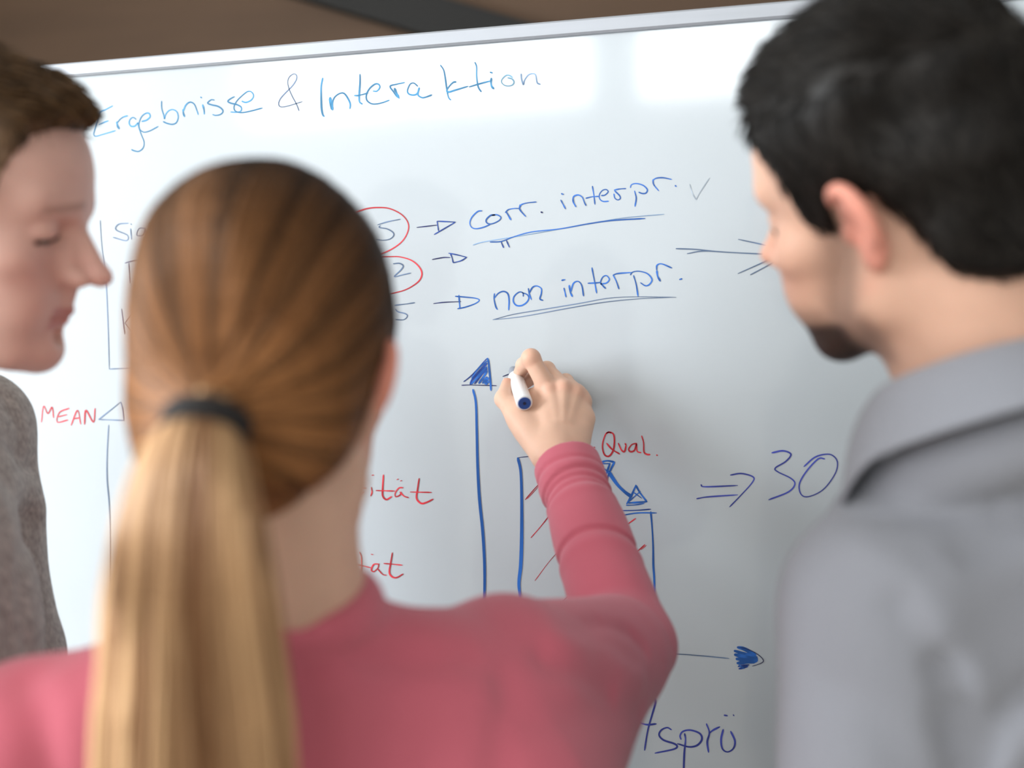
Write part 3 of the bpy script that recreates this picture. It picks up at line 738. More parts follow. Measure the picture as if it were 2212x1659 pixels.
def trousers(J, parent, girl=False):
    g = .92 if girl else 1.0
    pts = np.array([J[k] for k in ('pelvis', 'hipL', 'hipR', 'anL', 'anR', 'knL', 'knR')])
    v = Vol(pts.min(0) - (.22, .22, .05), pts.max(0) + (.22, .22, .2), .009)
    T = J['R_torso']
    v.op(ell(J['pelvis'], (.168 * g, .118 * g, .13), T), .04)
    v.op(ell(J['belly'] * .5 + J['pelvis'] * .5, (.152 * g, .108 * g, .12), T), .04)
    for s in 'LR':
        chain(v, [J['hip' + s], J['kn' + s], J['an' + s] + (0, 0, -.02)], [.088 * g, .066 * g, .058 * g], .03)
    p, q = v.mesh()
    new_obj('trousers', p, q, 'denim', parent, True)
    Rf = T
    for s in 'LR':
        a = np.array([J['an' + s][0], J['an' + s][1], 0.])
        v = Vol(a - (.22, .22, .0) - (0, 0, .02), a + (.22, .22, .14), .005)
        fwd = T @ np.array((0, 1., 0))
        v.op(cone(a + fwd * -.05 + (0, 0, .04), a + fwd * .14 + (0, 0, .036), .040, .040), .01)
        v.op(cone(a + (0, 0, .05), a + (0, 0, .12), .045, .045), .02)
        lo, hi = v.lo, v.lo + v.n * v.h
        v.op(half((0, 0, .001), (0, 0, 1), lo, hi), .0, cut=True)
        p, q = v.mesh()
        new_obj('shoe', p, q, 'shoe', parent, True)

def skeleton(neck, shL, shR, elL, elR, wrL, wrR, yaw, girl=False, pel=None):
    """Fill in the joints below the chest. yaw: heading of the trunk in degrees (0 = facing +y)."""
    T = rotm(0, 0, yaw); side = T @ np.array((1., 0, 0)); fwd = T @ np.array((0, 1., 0))
    J = dict(neck=neck, shL=shL, shR=shR, elL=elL, elR=elR, wrL=wrL, wrR=wrR)
    base = pel if pel is not None else np.array([neck[0], neck[1], .95])
    k = neck[2] / 1.48
    J['chest'] = np.array([neck[0] * .8 + base[0] * .2, neck[1] * .8 + base[1] * .2, neck[2] - .20 * k]) + fwd * .02
    J['belly'] = np.array([neck[0] * .35 + base[0] * .65, neck[1] * .35 + base[1] * .65, neck[2] - .40 * k])
    J['pelvis'] = np.array([base[0], base[1], .93 * k])
    for s, sg in (('L', -1), ('R', 1)):
        J['hip' + s] = np.array([base[0], base[1], .87 * k]) + side * sg * .085
        J['kn' + s] = np.array([base[0], base[1], .48 * k]) + side * sg * .10 + fwd * .02
        J['an' + s] = np.array([base[0], base[1], .09]) + side * sg * .11 - fwd * .01
    Jn = {a: np.asarray(b, float) for a, b in J.items()}
    Jn_pts = dict(Jn)
    class D(dict): pass
    out = D(Jn_pts)
    dict.__setitem__(out, 'R_torso', T)
    return out, T, side, fwd

def local_to_world(p, R, O): return p @ R.T + O
def to_local(p, R, O): return (np.asarray(p) - O) @ R

def person_head(P, R, O, neck_world, neck_r=(.050, .054)):
    nb = to_local(neck_world, R, O)
    neck = [((0, -.028, -.030), nb, neck_r[0], neck_r[1]), ((0, -.020, -.055), nb * .7 + np.array((0, .004, -.02)), neck_r[0] * .93, neck_r[0])]
    v = head_vol(P, neck)
    p, q = v.mesh()
    return local_to_world(p, R, O), q, head_colors(p, P)

def eyes(P, R, O, parent):
    for s in (-1, 1):
        V, Fq = [], []
        n = 16
        c = np.array((s * .031, .0712, .0125)); r = .0125
        for i in range(n + 1):
            for j in range(n):
                a = math.pi * i / n; b = 2 * math.pi * j / n
                V.append(c + r * np.array((math.sin(a) * math.cos(b), math.cos(a), math.sin(a) * math.sin(b))))
        Fq = [(i * n + j, i * n + (j + 1) % n, (i + 1) * n + (j + 1) % n, (i + 1) * n + j) for i in range(n) for j in range(n)]
        V = np.array(V); dd = np.linalg.norm(V - (c + np.array((0, r * .86, -r * .5))), axis=1)
        colr = np.where((dd < .0028)[:, None], srgb(20, 18, 18), np.where((dd < .0062)[:, None], P['iris'], srgb(225, 215, 208)))
        new_obj('eyeball', local_to_world(V, R, O), Fq, 'eye', parent, True, colors=colr)
        # lashes: a thin dark arc along the lid edge
        arc = np.array([(s * (.0195 + .0255 * t), .0826 - .0075 * t * t + .0022 * math.sin(math.pi * t), .0110 - .006 * t + .0006 * math.sin(math.pi * t)) for t in np.linspace(0, 1, 9)])
        pv, pf, pc = strand_mesh(local_to_world(arc, R, O)[None], np.full((1, 9), .0016), np.broadcast_to(P['brow'] * .35, (1, 9, 3)))
        new_obj('lashes', pv, pf, 'hair', parent, True, colors=pc)

def brows(P, R, O, parent, n=70):
    for s in (-1, 1):
        t = rng.uniform(0, 1, n)
        root = np.stack([s * (.011 + .036 * t), .0925 - .016 * t ** 2, .0395 - .0065 * t + .003 * np.sin(t * 2.6) + rng.normal(0, .0012, n)], 1)
        L = rng.uniform(.006, .010, n)
        k = np.linspace(0, 1, 5)[None, :, None]
        d = np.stack([s * np.full(n, .8), -.25 - .3 * t, rng.normal(.15, .15, n)], 1)
        path = root[:, None] + d[:, None] * L[:, None, None] * k + np.array((0, .0012, 0)) * np.sin(k * math.pi)
        rad = np.full((n, 5), .00028) * (1 - .6 * k[..., 0])
        cc = np.broadcast_to(P['brow'], (n, 5, 3))
        pv, pf, pc = strand_mesh(local_to_world(path.reshape(-1, 3), R, O).reshape(n, 5, 3), rad, cc)
        new_obj('eyebrow', pv, pf, 'hair', parent, True, colors=pc)

def short_hair(P, R, O, parent, n, flow, length, lift, colr, radius=.00055, tips=.25):
    """Cap of hair plus individual strands growing out of it along a flow field (head-local)."""
    v = cap_vol(P)
    p, q = v.mesh()
    keep = p[:, 2] > zmin(p[:, 1], P) - .012
    c = colr(p, np.zeros(len(p)) + .5)
    hair = new_obj('hair', local_to_world(p, R, O), q, 'hair', parent, True, colors=c)
    sel = np.flatnonzero((p[:, 2] > zmin(p[:, 1], P) + .002))
    sel = rng.choice(sel, n)
    root = p[sel] + rng.normal(0, .0008, (n, 3))
    K = 9
    path = np.zeros((n, K, 3)); path[:, 0] = root
    L = length(root) * rng.uniform(.6, 1.15, n)
    clump = noise3(*(root.T * 1.0), 11, 130)
    cur = root.copy()
    for i in range(1, K):
        _, g = project(v, cur.copy(), 0.0)
        f = flow(cur); f = f - g * np.sum(f * g, 1)[:, None]
        f /= np.linalg.norm(f, axis=1)[:, None] + 1e-6
        lf = lift(root) * (1.0 - .9 * i / K)
        st = f + g * lf[:, None] + rng.normal(0, .06, (n, 3)) + np.cross(g, f) * (.35 * clump)[:, None]
        st /= np.linalg.norm(st, axis=1)[:, None]
        cur = cur + st * (L / (K - 1))[:, None]
        path[:, i] = cur
    t = np.linspace(0, 1, K)
    rad = radius * (1.05 - .75 * t[None] ** 2) * rng.uniform(.7, 1.3, (n, 1))
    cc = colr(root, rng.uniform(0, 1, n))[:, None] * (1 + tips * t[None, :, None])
    pv, pf, pc = strand_mesh(local_to_world(path.reshape(-1, 3), R, O).reshape(n, K, 3), rad, np.broadcast_to(cc, (n, K, 3)))
    o = new_obj('hair_strands', pv, pf, 'hair', hair, True, colors=pc, kind='stuff')
    return hair

def garment(name, prims, h, material, parent, k=.03, folds=None, cuts=(), colors=None, pad=.03):
    lo = np.min([p[1] for p, _ in prims], 0) - pad; hi = np.max([p[2] for p, _ in prims], 0) + pad
    v = Vol(lo, hi, h)
    for p, kk in prims: v.op(p, k if kk is None else kk)
    if folds is not None:
        m = np.abs(v.D) < .04
        x, y, z = v.xyz()
        v.D += (folds(x, y, z, v) * m).astype(np.float32)
    for c in cuts:
        if callable(c): c(v)
        else: v.op(c, .002, cut=True)
    p, q = v.mesh()
    return new_obj(name, p, q, material, parent, True, colors=None if colors is None else colors(p))

def crease(a, b, depth, width):
    """A soft groove (or ridge when depth is negative) along the segment a-b."""
    f = cone(a, b, 0, 0)[0]
    return lambda x, y, z: depth * np.exp(-(f(x, y, z) / width) ** 2)

def px_creases(v, x, y, z, items):
    """Fold lines drawn over the photo, laid on the cloth surface: (points, depth, width); depth < 0 is a ridge."""
    o = 0
    for pts, depth, width in items:
        w = [v.hit(*p) for p in smooth_path(pts, 4)]
        w = [p for p in w if p is not None]
        if len(w) < 2: continue
        f = None
        for a, b in zip(w[:-1], w[1:]):
            d = cone(a, b, 0, 0)[0](x, y, z); f = d if f is None else np.minimum(f, d)
        o = o + depth * np.exp(-(f / width) ** 2)
    return o

# ================================================================== woman with the ponytail
SK_W = srgb(226, 184, 160)
PW = dict(skin=SK_W, flush=srgb(226, 130, 110), lip=srgb(190, 95, 95), brow=srgb(80, 55, 35), iris=srgb(80, 100, 110), w=.90, ear=.074, jaw=.88, seed=5,
          hairline=[(-.13, -.064), (-.075, -.064), (-.05, -.052), (-.03, -.030), (-.018, .000), (.02, .008), (.035, .018), (.050, .06), (.066, .088), (.10, .10)],
          thick=lambda x, y, z: .0100 + .006 * sst(.06, .12, z) + .010 * np.exp(-((y + .035) / .025) ** 2) * sst(.04, -.01, z) * sst(0, -.05, x), rough_amp=.0006, rough_f=120)
RW, OW = rotm(-4.7, .4, 10.8), np.array((-.307, -.624, 1.517))
neck_w = at(612, 1330, .655)
JW, TW, sideW, fwdW = skeleton(neck_w, at(60, 1620, .66), at(1085, 1452, .745), at(-20, 2430, .68), at(1355, 1392, .95), at(60, 3150, .76), at(1222, 985, 1.135), 22, True,
                               pel=np.array([-.345, -.62, 0]))
woman = thing('person', 'woman with a long blond ponytail in a pink long-sleeved top, writing on the whiteboard', 'person', (JW['pelvis'][0], JW['pelvis'][1], 0))
parts = [person_head(PW, RW, OW, neck_w, (.047, .052))]
lv, lq = limbs_skin(JW, True); parts.append((lv, lq, SK_W))
# writing hand, joints read off the photograph
W_ = at(1214, 958, 1.140)
mcp = [at(1186, 843, 1.176), at(1217, 838, 1.176), at(1245, 848, 1.180), at(1260, 868, 1.186)]
pip = [at(1147, 774, 1.178), at(1181, 799, 1.204), at(1222, 824, 1.220), at(1247, 855, 1.220)]
dip = [at(1131, 789, 1.200), at(1155, 812, 1.228), at(1192, 842, 1.240), at(1222, 866, 1.240)]
tpp = [at(1121, 809, 1.219), at(1136, 828, 1.236), at(1168, 862, 1.237), at(1200, 880, 1.238)]
thb = [at(1160, 946, 1.150), at(1117, 898, 1.166), at(1089, 862, 1.188), at(1096, 829, 1.207)]
hv = Vol(np.min([W_] + mcp + pip + tpp + thb, 0) - .045, np.max([W_] + mcp + pip + tpp + thb, 0) + .045, .00125)
fore_w = JW['elR'] * .3 + W_ * .7
hand_chains(hv, W_, fore_w, mcp, pip, dip, tpp, thb, .93)
hv.op(cone(at(1120, 893, 1.178), at(1176, 850, 1.190), .0125, .0125), .012)
hv.op(cone(at(1140, 900, 1.172), at(1195, 900, 1.172), .014, .015), .012)
hv.op(cone(at(1150, 862, 1.200), at(1195, 860, 1.205), .013, .014), .010)
hv.op(cone(at(1128, 915, 1.164), at(1178, 985, 1.128), .013, .017), .012)
hv.op(cone(at(1262, 905, 1.168), at(1240, 962, 1.146), .0125, .016), .012)
for m_, p_ in zip(mcp, pip):   # knuckle bumps and extensor tendons
    away = -FW * .0065
    hv.op(ell(np.asarray(m_) + away, np.full(3, .0078)), .005)
    hv.op(cone(np.asarray(m_) + away * 1.35, W_ * .6 + np.asarray(m_) * .4 - FW * .0155, .0042, .0030), .006)
hp, hq = hv.mesh()
hc = np.repeat(SK_W[None], len(hp), 0)
for m_ in mcp:
    g_ = np.exp(-(np.linalg.norm(hp - (np.asarray(m_) - FW * .009), axis=1) / .0085) ** 2)[:, None] * .45
    hc = hc * (1 - g_) + srgb(214, 140, 120) * g_
for t_ in tpp + [thb[-1], pip[0]]:
    g_ = np.exp(-(np.linalg.norm(hp - t_, axis=1) / .011) ** 2)[:, None] * .5
    hc = hc * (1 - g_) + srgb(222, 146, 118) * g_
parts.append((hp, hq, hc))
rp, rq = relaxed_hand(JW['wrL'], np.array((0, 0, -1.)), fwdW, sideW, .93); parts.append((rp, rq, SK_W))
bv_, bq_, bc_ = join(parts)
new_obj('body', bv_, bq_, 'skin', woman, True, colors=bc_)
eyes(PW, RW, OW, woman); brows(PW, RW, OW, woman)
# nails of the thumb and index finger
for tpx, ddx, rr in ((thb[-1], thb[-2], .0062), (tpp[0], dip[0], .0056)):
    d_ = np.asarray(tpx) - ddx; d_ /= np.linalg.norm(d_)
    nrm = (-RT * .9 - FW * .3) if tpx is thb[-1] else (UP * .7 - FW * .3); nrm = nrm - d_ * (nrm @ d_); nrm /= np.linalg.norm(nrm)
    Rn = np.stack([np.cross(d_, nrm), d_, nrm], 1)
    nv = Vol(np.asarray(tpx) - .014, np.asarray(tpx) + .014, .0006)
    nv.op(ell(np.asarray(tpx) + nrm * rr * .80 + d_ * .0015, (.0045, .0062, .0016), Rn), 0)
    p_, q_ = nv.mesh(); new_obj('fingernail', p_, q_, 'skin', woman, True, colors=np.repeat(srgb(226, 178, 165)[None], len(p_), 0))

# pink top
wr_in = JW['wrR']; el_ = JW['elR']; axf = (wr_in - el_); Lf = np.linalg.norm(axf); axf = axf / Lf
low = JW['shL'] * .5 + JW['shR'] * .5
g_neck = at(606, 1440, .66)
pr = [(ell(JW['chest'] + np.array((.0, -.0, -.03)), (.158, .108, .20), TW), None), (ell(JW['belly'], (.148, .102, .19), TW), .05), (ell(JW['pelvis'] + (0, 0, .06), (.165, .115, .10), TW), .05),
      (cone(g_neck, JW['shL'] + np.array((0, 0, .004)), .050, .050), .03), (cone(at(640, 1432, .665), at(905, 1490, .69), .050, .049), .03), (cone(at(905, 1490, .69), JW['shR'], .048, .053), .025),
      (cone(g_neck, JW['chest'], .06, .10), .04),
      (cone(JW['shL'], JW['elL'], .057, .045), .02), (cone(JW['elL'], JW['wrL'], .043, .036), .02),
      (cone(JW['shR'], el_, .054, .0445), .02), (cone(at(1300, 1455, .915), at(1010, 1720, .72), .048, .105), .04)]
neck_dir = OW + RW @ np.array((0, -.03, -.03)) - neck_w; neck_dir /= np.linalg.norm(neck_dir)
tu = np.cross(neck_dir, (0, 1, 0)); tu /= np.linalg.norm(tu); tv = np.cross(neck_dir, tu)
nc_ = at(600, 1318, .652)
ringp = [nc_ + (tu * math.cos(a) * .056 + tv * math.sin(a) * .054) for a in np.linspace(0, 2 * math.pi, 25)]
pr += [(cone(ringp[i], ringp[i + 1], .0085, .0085), .014) for i in range(24)]
rest = np.random.default_rng(4)
cr = [([(700, 1400), (850, 1430), (1000, 1420)], .004, .011), ([(720, 1470), (880, 1500), (1060, 1500)], -.004, .016), ([(1170, 1420), (1240, 1450), (1320, 1500)], .005, .009), ([(1200, 1385), (1300, 1420), (1380, 1470)], -.004, .010),
      ([(1270, 1345), (1330, 1350), (1400, 1400)], .005, .007), ([(1150, 1560), (1270, 1540), (1380, 1540)], .004, .012), ([(1085, 1480), (1090, 1560), (1075, 1680)], .005, .012), ([(660, 1380), (690, 1500), (700, 1680)], .006, .014),
      ([(60, 1480), (90, 1560), (100, 1680)], .004, .012), ([(130, 1480), (150, 1580), (160, 1680)], -.003, .012)]
def foldsW(x, y, z, v): return .0008 * noise3(x, y, z, 21, 38) + px_creases(v, x, y, z, cr)
sweater = garment('pink_top', pr, .0046, 'sweater', woman, .03, foldsW)
# the raised right sleeve is one piece with rings of creases near the cuff
sv = Vol(np.minimum(wr_in, el_) - .09, np.maximum(wr_in, el_) + .09, .0022)
sv.op(cone(el_, wr_in - RT * .002, .0445, .0380), 0)
sv.op(cone(el_, el_ * .72 + JW['shR'] * .28, .0445, .049), .012)
x, y, z = sv.xyz()
tt = ((x - el_[0]) * axf[0] + (y - el_[1]) * axf[1] + (z - el_[2]) * axf[2])
sd = np.cross(axf, FW); sd /= np.linalg.norm(sd)
lat = (x - el_[0]) * sd[0] + (y - el_[1]) * sd[1] + (z - el_[2]) * sd[2]
cr2 = 0
for s0, amp, wd, tilt, curv in ((.034, .0030, .0040, .10, 0), (.050, .0042, .0042, -.06, 4), (.060, .0048, .0036, .05, 5), (.070, .0036, .0040, -.03, 5), (.081, -.0020, .007, 0, 0), (.138, .0042, .0050, .12, 4), (.042, -.0015, .006, 0, 0), (.152, -.002, .010, .12, 4)):
    u_ = tt - (Lf - s0) - tilt * lat + curv * lat ** 2
    cr2 = cr2 + (amp * np.exp(-(u_ / wd) ** 2) if amp < 0 else 1.25 * amp * np.exp(np.minimum(u_, 0) / (wd * 2.2)) / (1 + np.exp(np.clip(u_ / .0009, -30, 30))))
sv.D += (cr2 + .0008 * noise3(x, y, z, 9, 70)).astype(np.float32)
sv.op(half(wr_in - axf * .013, -axf, sv.lo, sv.lo + sv.n * sv.h), .003, cut=True)
p_, q_ = sv.mesh(); new_obj('sleeve', p_, q_, 'sweater', woman, True)
trousers(JW, woman, True)

# hair, combed back into a tied ponytail
cv = cap_vol(PW)
TL = np.array((0, -.121, -.012))
cv.op(cone((0, -.080, -.002), TL + (0, .016, .006), .040, .013), .025)
p_, q_ = cv.mesh()
HC_D, HC_M, HC_L, HC_B = srgb(56, 36, 23), srgb(128, 87, 56), srgb(146, 98, 58), srgb(216, 174, 130)
def hair_col_w(p, u):
    dist = np.linalg.norm(p - TL, axis=1)
    m = np.clip((dist - .045) / .13, 0, 1)
    c = HC_L * (1 - m)[:, None] + HC_D * m[:, None]
    return c * (.42 + 1.15 * u)[:, None]
def az(p):
    c0 = np.array((0, -.01, .04)); t = TL - c0; t = t / np.linalg.norm(t); a = np.array((1., 0, 0)); b = np.cross(t, a)
    d = p - c0; return np.arctan2(d @ b, d @ a), t, a, b, c0
phi, tdir, ta_, tb_, c0 = az(p_)
str_n = .5 + .28 * np.sin(phi * 19 + 1.3 * np.sin(phi * 5)) + .22 * np.sin(phi * 43 + 2)
hairW = new_obj('hair', local_to_world(p_, RW, OW), q_, 'hair', woman, True, colors=hair_col_w(p_, np.clip(str_n, 0, 1) * .8 + .1))
N, K = 3600, 16
ph = rng.uniform(-math.pi, math.pi, N)
th_grid = np.linspace(.12, 2.65, 90)
def dirs(th, ph): return np.cos(th)[..., None] * tdir + np.sin(th)[..., None] * (np.cos(ph)[..., None] * ta_ + np.sin(ph)[..., None] * tb_)
thm = np.full(N, .3)
for t_ in th_grid:
    pt = c0 + dirs(np.full(N, t_), ph) * .1
    pt, _ = project(cv, pt, 0)
    ok = (pt[:, 2] > zmin(pt[:, 1], PW) + .003) | (t_ < .45)
    thm = np.where(ok & (t_ - thm < .09), t_, thm)
t0 = thm * np.where(rng.uniform(0, 1, N) < .55, 1, rng.uniform(.45, 1, N))
ths = t0[:, None] + (.015 - t0)[:, None] * np.linspace(0, 1, K)[None]
wob = rng.normal(0, .03, (N, 1)) * np.sin(np.linspace(0, math.pi, K))[None]
path = c0 + dirs(ths, np.repeat(ph[:, None], K, 1) + wob) * .1
pp, _ = project(cv, path.reshape(-1, 3), 0.0)
off = np.repeat(rng.uniform(-.0002, .0016, N), K)
pp, _ = project(cv, pp, off)
u_ = np.clip(np.repeat(.5 + .30 * np.sin(ph * 19 + 1.3 * np.sin(ph * 5)) + .25 * np.sin(ph * 43 + 2) + rng.normal(0, .12, N), K), 0, 1)
pcol = hair_col_w(pp, u_).reshape(N, K, 3)
rad = np.repeat(rng.uniform(.0004, .0009, (N, 1)), K, 1)
a_, b_, c_ = strand_mesh(local_to_world(pp, RW, OW).reshape(N, K, 3), rad, pcol)
new_obj('hair_strands', a_, b_, 'hair', hairW, True, colors=c_, kind='stuff')
# ponytail
tie_w = local_to_world(TL, RW, OW)
tieout = RW @ np.array((0, -.62, -.78)); tieout /= np.linalg.norm(tieout)
ctr = smooth_path([tie_w - tieout * .016, tie_w + tieout * .010, at(424, 975, .516), at(416, 1050, .503), at(412, 1150, .496), at(410, 1300, .496), at(416, 1480, .506), at(422, 1660, .515), at(428, 1830, .525), at(432, 1960, .535)], 6)
nC = len(ctr); tpar = np.linspace(0, 1, nC)
wa = np.interp(tpar, [0, .11, .2, .3, .42, .56, .7, .8, .92, 1], [.013, .0150, .0235, .029, .036, .043, .049, .051, .046, .018])
wb_ = wa * np.interp(tpar, [0, .15, .4, 1], [.95, .85, .5, .42])
Tn = np.gradient(ctr, axis=0); Tn /= np.linalg.norm(Tn, axis=1)[:, None]
Aw = RT - Tn * (Tn @ RT)[:, None]; Aw /= np.linalg.norm(Aw, axis=1)[:, None]
Bw = np.cross(Tn, Aw)
N2 = 900
rr = np.sqrt(rng.uniform(0, 1, N2)); rr[:520] = rng.uniform(.86, 1.0, 520); aa = rng.uniform(-math.pi, math.pi, N2)
lock = noise3(np.cos(aa) * 1.0, np.sin(aa) * 1.0, aa * 0, 31, 5.0)
wv = .0028 * np.sin(tpar[None] * rng.uniform(8, 12, (N2, 1)) + lock[:, None] * 2.2)
dx = (np.cos(aa) * rr)[:, None] * wa[None] + wv * tpar[None]
dy = (np.sin(aa) * rr)[:, None] * wb_[None]
path = ctr[None] + Aw[None] * dx[..., None] + Bw[None] * dy[..., None]
un = np.clip(.5 + .42 * np.sin(aa * 9 + 2.0 * np.sin(aa * 3)) + rng.normal(0, .14, N2), 0, 1)
cA = HC_M * .95; cB = HC_B
cc = (cA * (1 - un)[:, None] + cB * un[:, None])[:, None] * np.ones((1, nC, 1))
rad = np.repeat(rng.uniform(.0010, .0021, (N2, 1)), nC, 1) * np.interp(tpar, [0, .1, .9, 1], [.6, 1, 1, .35])[None]
a_, b_, c_ = strand_mesh(path, rad, cc)
pony = new_obj('ponytail', a_, b_, 'hair', woman, True, colors=c_, kind='stuff')
# solid core of the bundle, the same hair colour
nS = 24
core = (ctr[:, None] + (np.cos(np.linspace(0, 2 * math.pi, nS, endpoint=False))[None, :, None] * (wa * .86)[:, None, None]) * Aw[:, None] + (np.sin(np.linspace(0, 2 * math.pi, nS, endpoint=False))[None, :, None] * (wb_ * .86)[:, None, None]) * Bw[:, None])
ci = np.arange(nC * nS).reshape(nC, nS); cq = np.stack([ci[:-1], np.roll(ci[:-1], -1, 1), np.roll(ci[1:], -1, 1), ci[1:]], -1).reshape(-1, 4)
new_obj('ponytail_core', core.reshape(-1, 3), cq, 'hair', pony, True, colors=np.repeat((HC_M * .5 + HC_B * .5)[None], nC * nS, 0))
# hair tie
tc = tie_w + tieout * .004
t1 = np.cross(tieout, (0, 0, 1)); t1 /= np.linalg.norm(t1); t2 = np.cross(tieout, t1)
nt_ = []
for j in range(3):
    angs = np.linspace(0, 2 * math.pi, 33)
    nt_.append(np.array([tc + tieout * (-.004 + .004 * j) + (t1 * math.cos(a) * .0200 + t2 * math.sin(a) * .0190) for a in angs]))
tv_ = Vol(tc - .04, tc + .04, .0012)
for rgp in nt_:
    for i in range(32): tv_.op(cone(rgp[i], rgp[i + 1], .0038, .0038), .001)
p_, q_ = tv_.mesh(); new_obj('hair_tie', p_, q_, 'elastic', woman, True)

# ================================================================== young man in profile, grey knit sweater
SK_L = srgb(224, 180, 166)
PL_ = dict(skin=SK_L, flush=srgb(216, 142, 132), lip=srgb(178, 92, 92), brow=srgb(128, 92, 74), brow_amt=.4, iris=srgb(90, 105, 110), seed=8, mouth=.0036,
           hairline=[(-.13, -.062), (-.075, -.060), (-.045, -.04), (-.024, .0), (-.015, .030), (.010, .030), (.014, -.010), (.036, -.006), (.046, .020), (.053, .056), (.060, .078), (.070, .089), (.088, .096), (.12, .10)],
           fade=.02, thick=lambda x, y, z: .004 + .003 * sst(.055, .115, z) + .008 * sst(.02, .07, y) * sst(.075, .11, z), rough_amp=.0022, rough_f=210)
RL, OL = rotm(-15.3, 6.5, -70), np.array((-.618, -.529, 1.643)) - RT * .008 + UP * .003
neck_l = OL + np.array((-.096, -.028, -.162))
JL, TL_, sideL, fwdL = skeleton(neck_l, at(-66, 930, 1.05), neck_l + np.array((.04, -.19, -.06)), at(14, 1430, 1.05), neck_l + np.array((.06, -.22, -.34)), at(60, 1900, 1.03), neck_l + np.array((.07, -.20, -.58)), -70)
manL = thing('person', 'fair-skinned young man with short brown hair in a grey knit sweater, seen in profile', 'person', (JL['pelvis'][0], JL['pelvis'][1], 0))
parts = [person_head(PL_, RL, OL, neck_l, (.054, .058))]
lv, lq = limbs_skin(JL); parts.append((lv, lq, SK_L))
for s in 'LR':
    d_ = JL['wr' + s] - JL['el' + s]; d_ /= np.linalg.norm(d_)
    f_ = fwdL - d_ * (fwdL @ d_); f_ /= np.linalg.norm(f_)
    inn = np.cross(d_, f_) * (1 if s == 'L' else -1)
    inn = inn if inn @ (sideL if s == 'L' else -sideL) > 0 else -inn
    parts.append((*relaxed_hand(JL['wr' + s], d_, f_, inn, 1.04), SK_L))
new_obj('body', *join(parts)[:2], 'skin', manL, True, colors=join(parts)[2])
eyes(PL_, RL, OL, manL); brows(PL_, RL, OL, manL)
def flowL(p):
    top = sst(.075, .10, p[:, 2])[:, None]
    return np.array((.15, 1.0, .15)) * top + np.stack([0 * p[:, 0], -.25 - 0 * p[:, 0], -1 + 0 * p[:, 0]], 1) * (1 - top)
def colL(p, u):
    top = sst(.05, .10, p[:, 2])
    c = srgb(150, 122, 98) * (1 - top)[:, None] + srgb(96, 70, 44) * top[:, None]
    return c * (.30 + 1.5 * u ** 1.5)[:, None]
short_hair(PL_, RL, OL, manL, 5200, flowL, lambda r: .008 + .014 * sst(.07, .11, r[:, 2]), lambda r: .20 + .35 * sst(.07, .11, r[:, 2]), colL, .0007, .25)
pr = [(ell(JL['chest'], (.162, .100, .21), TL_), None), (ell(JL['belly'], (.155, .105, .20), TL_), .05), (ell(JL['pelvis'] + (0, 0, .05), (.170, .125, .11), TL_), .05), (cone(JL['neck'] - (0, 0, .03), JL['chest'], .062, .10), .05)]
for s in 'LR':
    pr += [(cone(JL['sh' + s], JL['chest'], .050, .085), .03), (cone(JL['neck'] - (0, 0, .05), JL['sh' + s], .050, .056), .03), (cone(JL['sh' + s], JL['el' + s], .060, .054), .02), (cone(JL['el' + s], JL['wr' + s], .052, .040), .02)]
crl = [([(30, 960), (60, 1000), (100, 1010)], .007, .011), ([(20, 1040), (70, 1080), (105, 1110)], -.004, .016), ([(60, 1120), (50, 1260), (60, 1390)], .005, .012), ([(10, 860), (40, 920), (50, 980)], .004, .009), ([(15, 1100), (12, 1250), (20, 1390)], .004, .010)]
def foldsL(x, y, z, v): return .0022 * noise3(x, y, z, 14, 42) + px_creases(v, x, y, z, crl)
def knit_col(p):
    n = .5 + .5 * noise3(p[:, 0], p[:, 1], p[:, 2], 40, 900)
    return srgb(172, 163, 157)[None] * (.85 + .3 * n)[:, None]
nl_ = OL + RL @ np.array((0, -.03, -.03)) - neck_l; nl_ /= np.linalg.norm(nl_); ul_ = np.cross(nl_, (0, 1, 0)); ul_ /= np.linalg.norm(ul_); vl_ = np.cross(nl_, ul_)
rl_ = [neck_l - nl_ * .004 + ul_ * math.cos(a) * .062 + vl_ * math.sin(a) * .060 for a in np.linspace(0, 2 * math.pi, 25)]
pr += [(cone(rl_[i], rl_[i + 1], .010, .010), .014) for i in range(24)]
pr += [(cone(neck_l - (0, 0, .035), JL['shR'] + (0, 0, .01), .052, .056), .03)]
garment('knit_sweater', pr, .005, 'greyknit', manL, .03, foldsL, colors=knit_col)
trousers(JL, manL)

# ================================================================== bearded man in a grey shirt
SK_R = srgb(222, 176, 152)
PR = dict(skin=SK_R, flush=srgb(226, 142, 124), lip=srgb(176, 100, 92), beard=srgb(58, 42, 34), brow=srgb(34, 28, 24), iris=srgb(70, 50, 35), seed=12,
          hairline=[(-.14, -.070), (-.085, -.070), (-.055, -.055), (-.034, -.012), (-.022, .014), (.010, .016), (.016, -.010), (.034, -.002), (.040, .040), (.050, .058), (.060, .078), (.075, .090), (.10, .10)],
          fade=.022, thick=lambda x, y, z: .007 + .010 * sst(.03, .10, z) - .002 * sst(.03, .09, y) * sst(.07, .11, z) - .008 * sst(-.02, -.07, y) * sst(.02, .06, z), rough_amp=.003, rough_f=110)
RR, OR = rotm(-8, -18, 54), np.array((.0952, -.4537, 1.6349)) + RT * .005 + UP * .004
neck_r = at(2195, 930, .715)
shL = at(1906, 1312, .68)
shR = neck_r + np.array((.155, .145, -.10))
JR, TR, sideR, fwdR = skeleton(neck_r, shL, shR, at(1835, 2150, .66), shR + np.array((.05, .0, -.28)), at(1700, 2900, .74), shR + np.array((.02, .08, -.52)), 42)
manR = thing('person', 'dark-haired bearded man in a grey collared shirt, looking at the board', 'person', (JR['pelvis'][0], JR['pelvis'][1], 0))
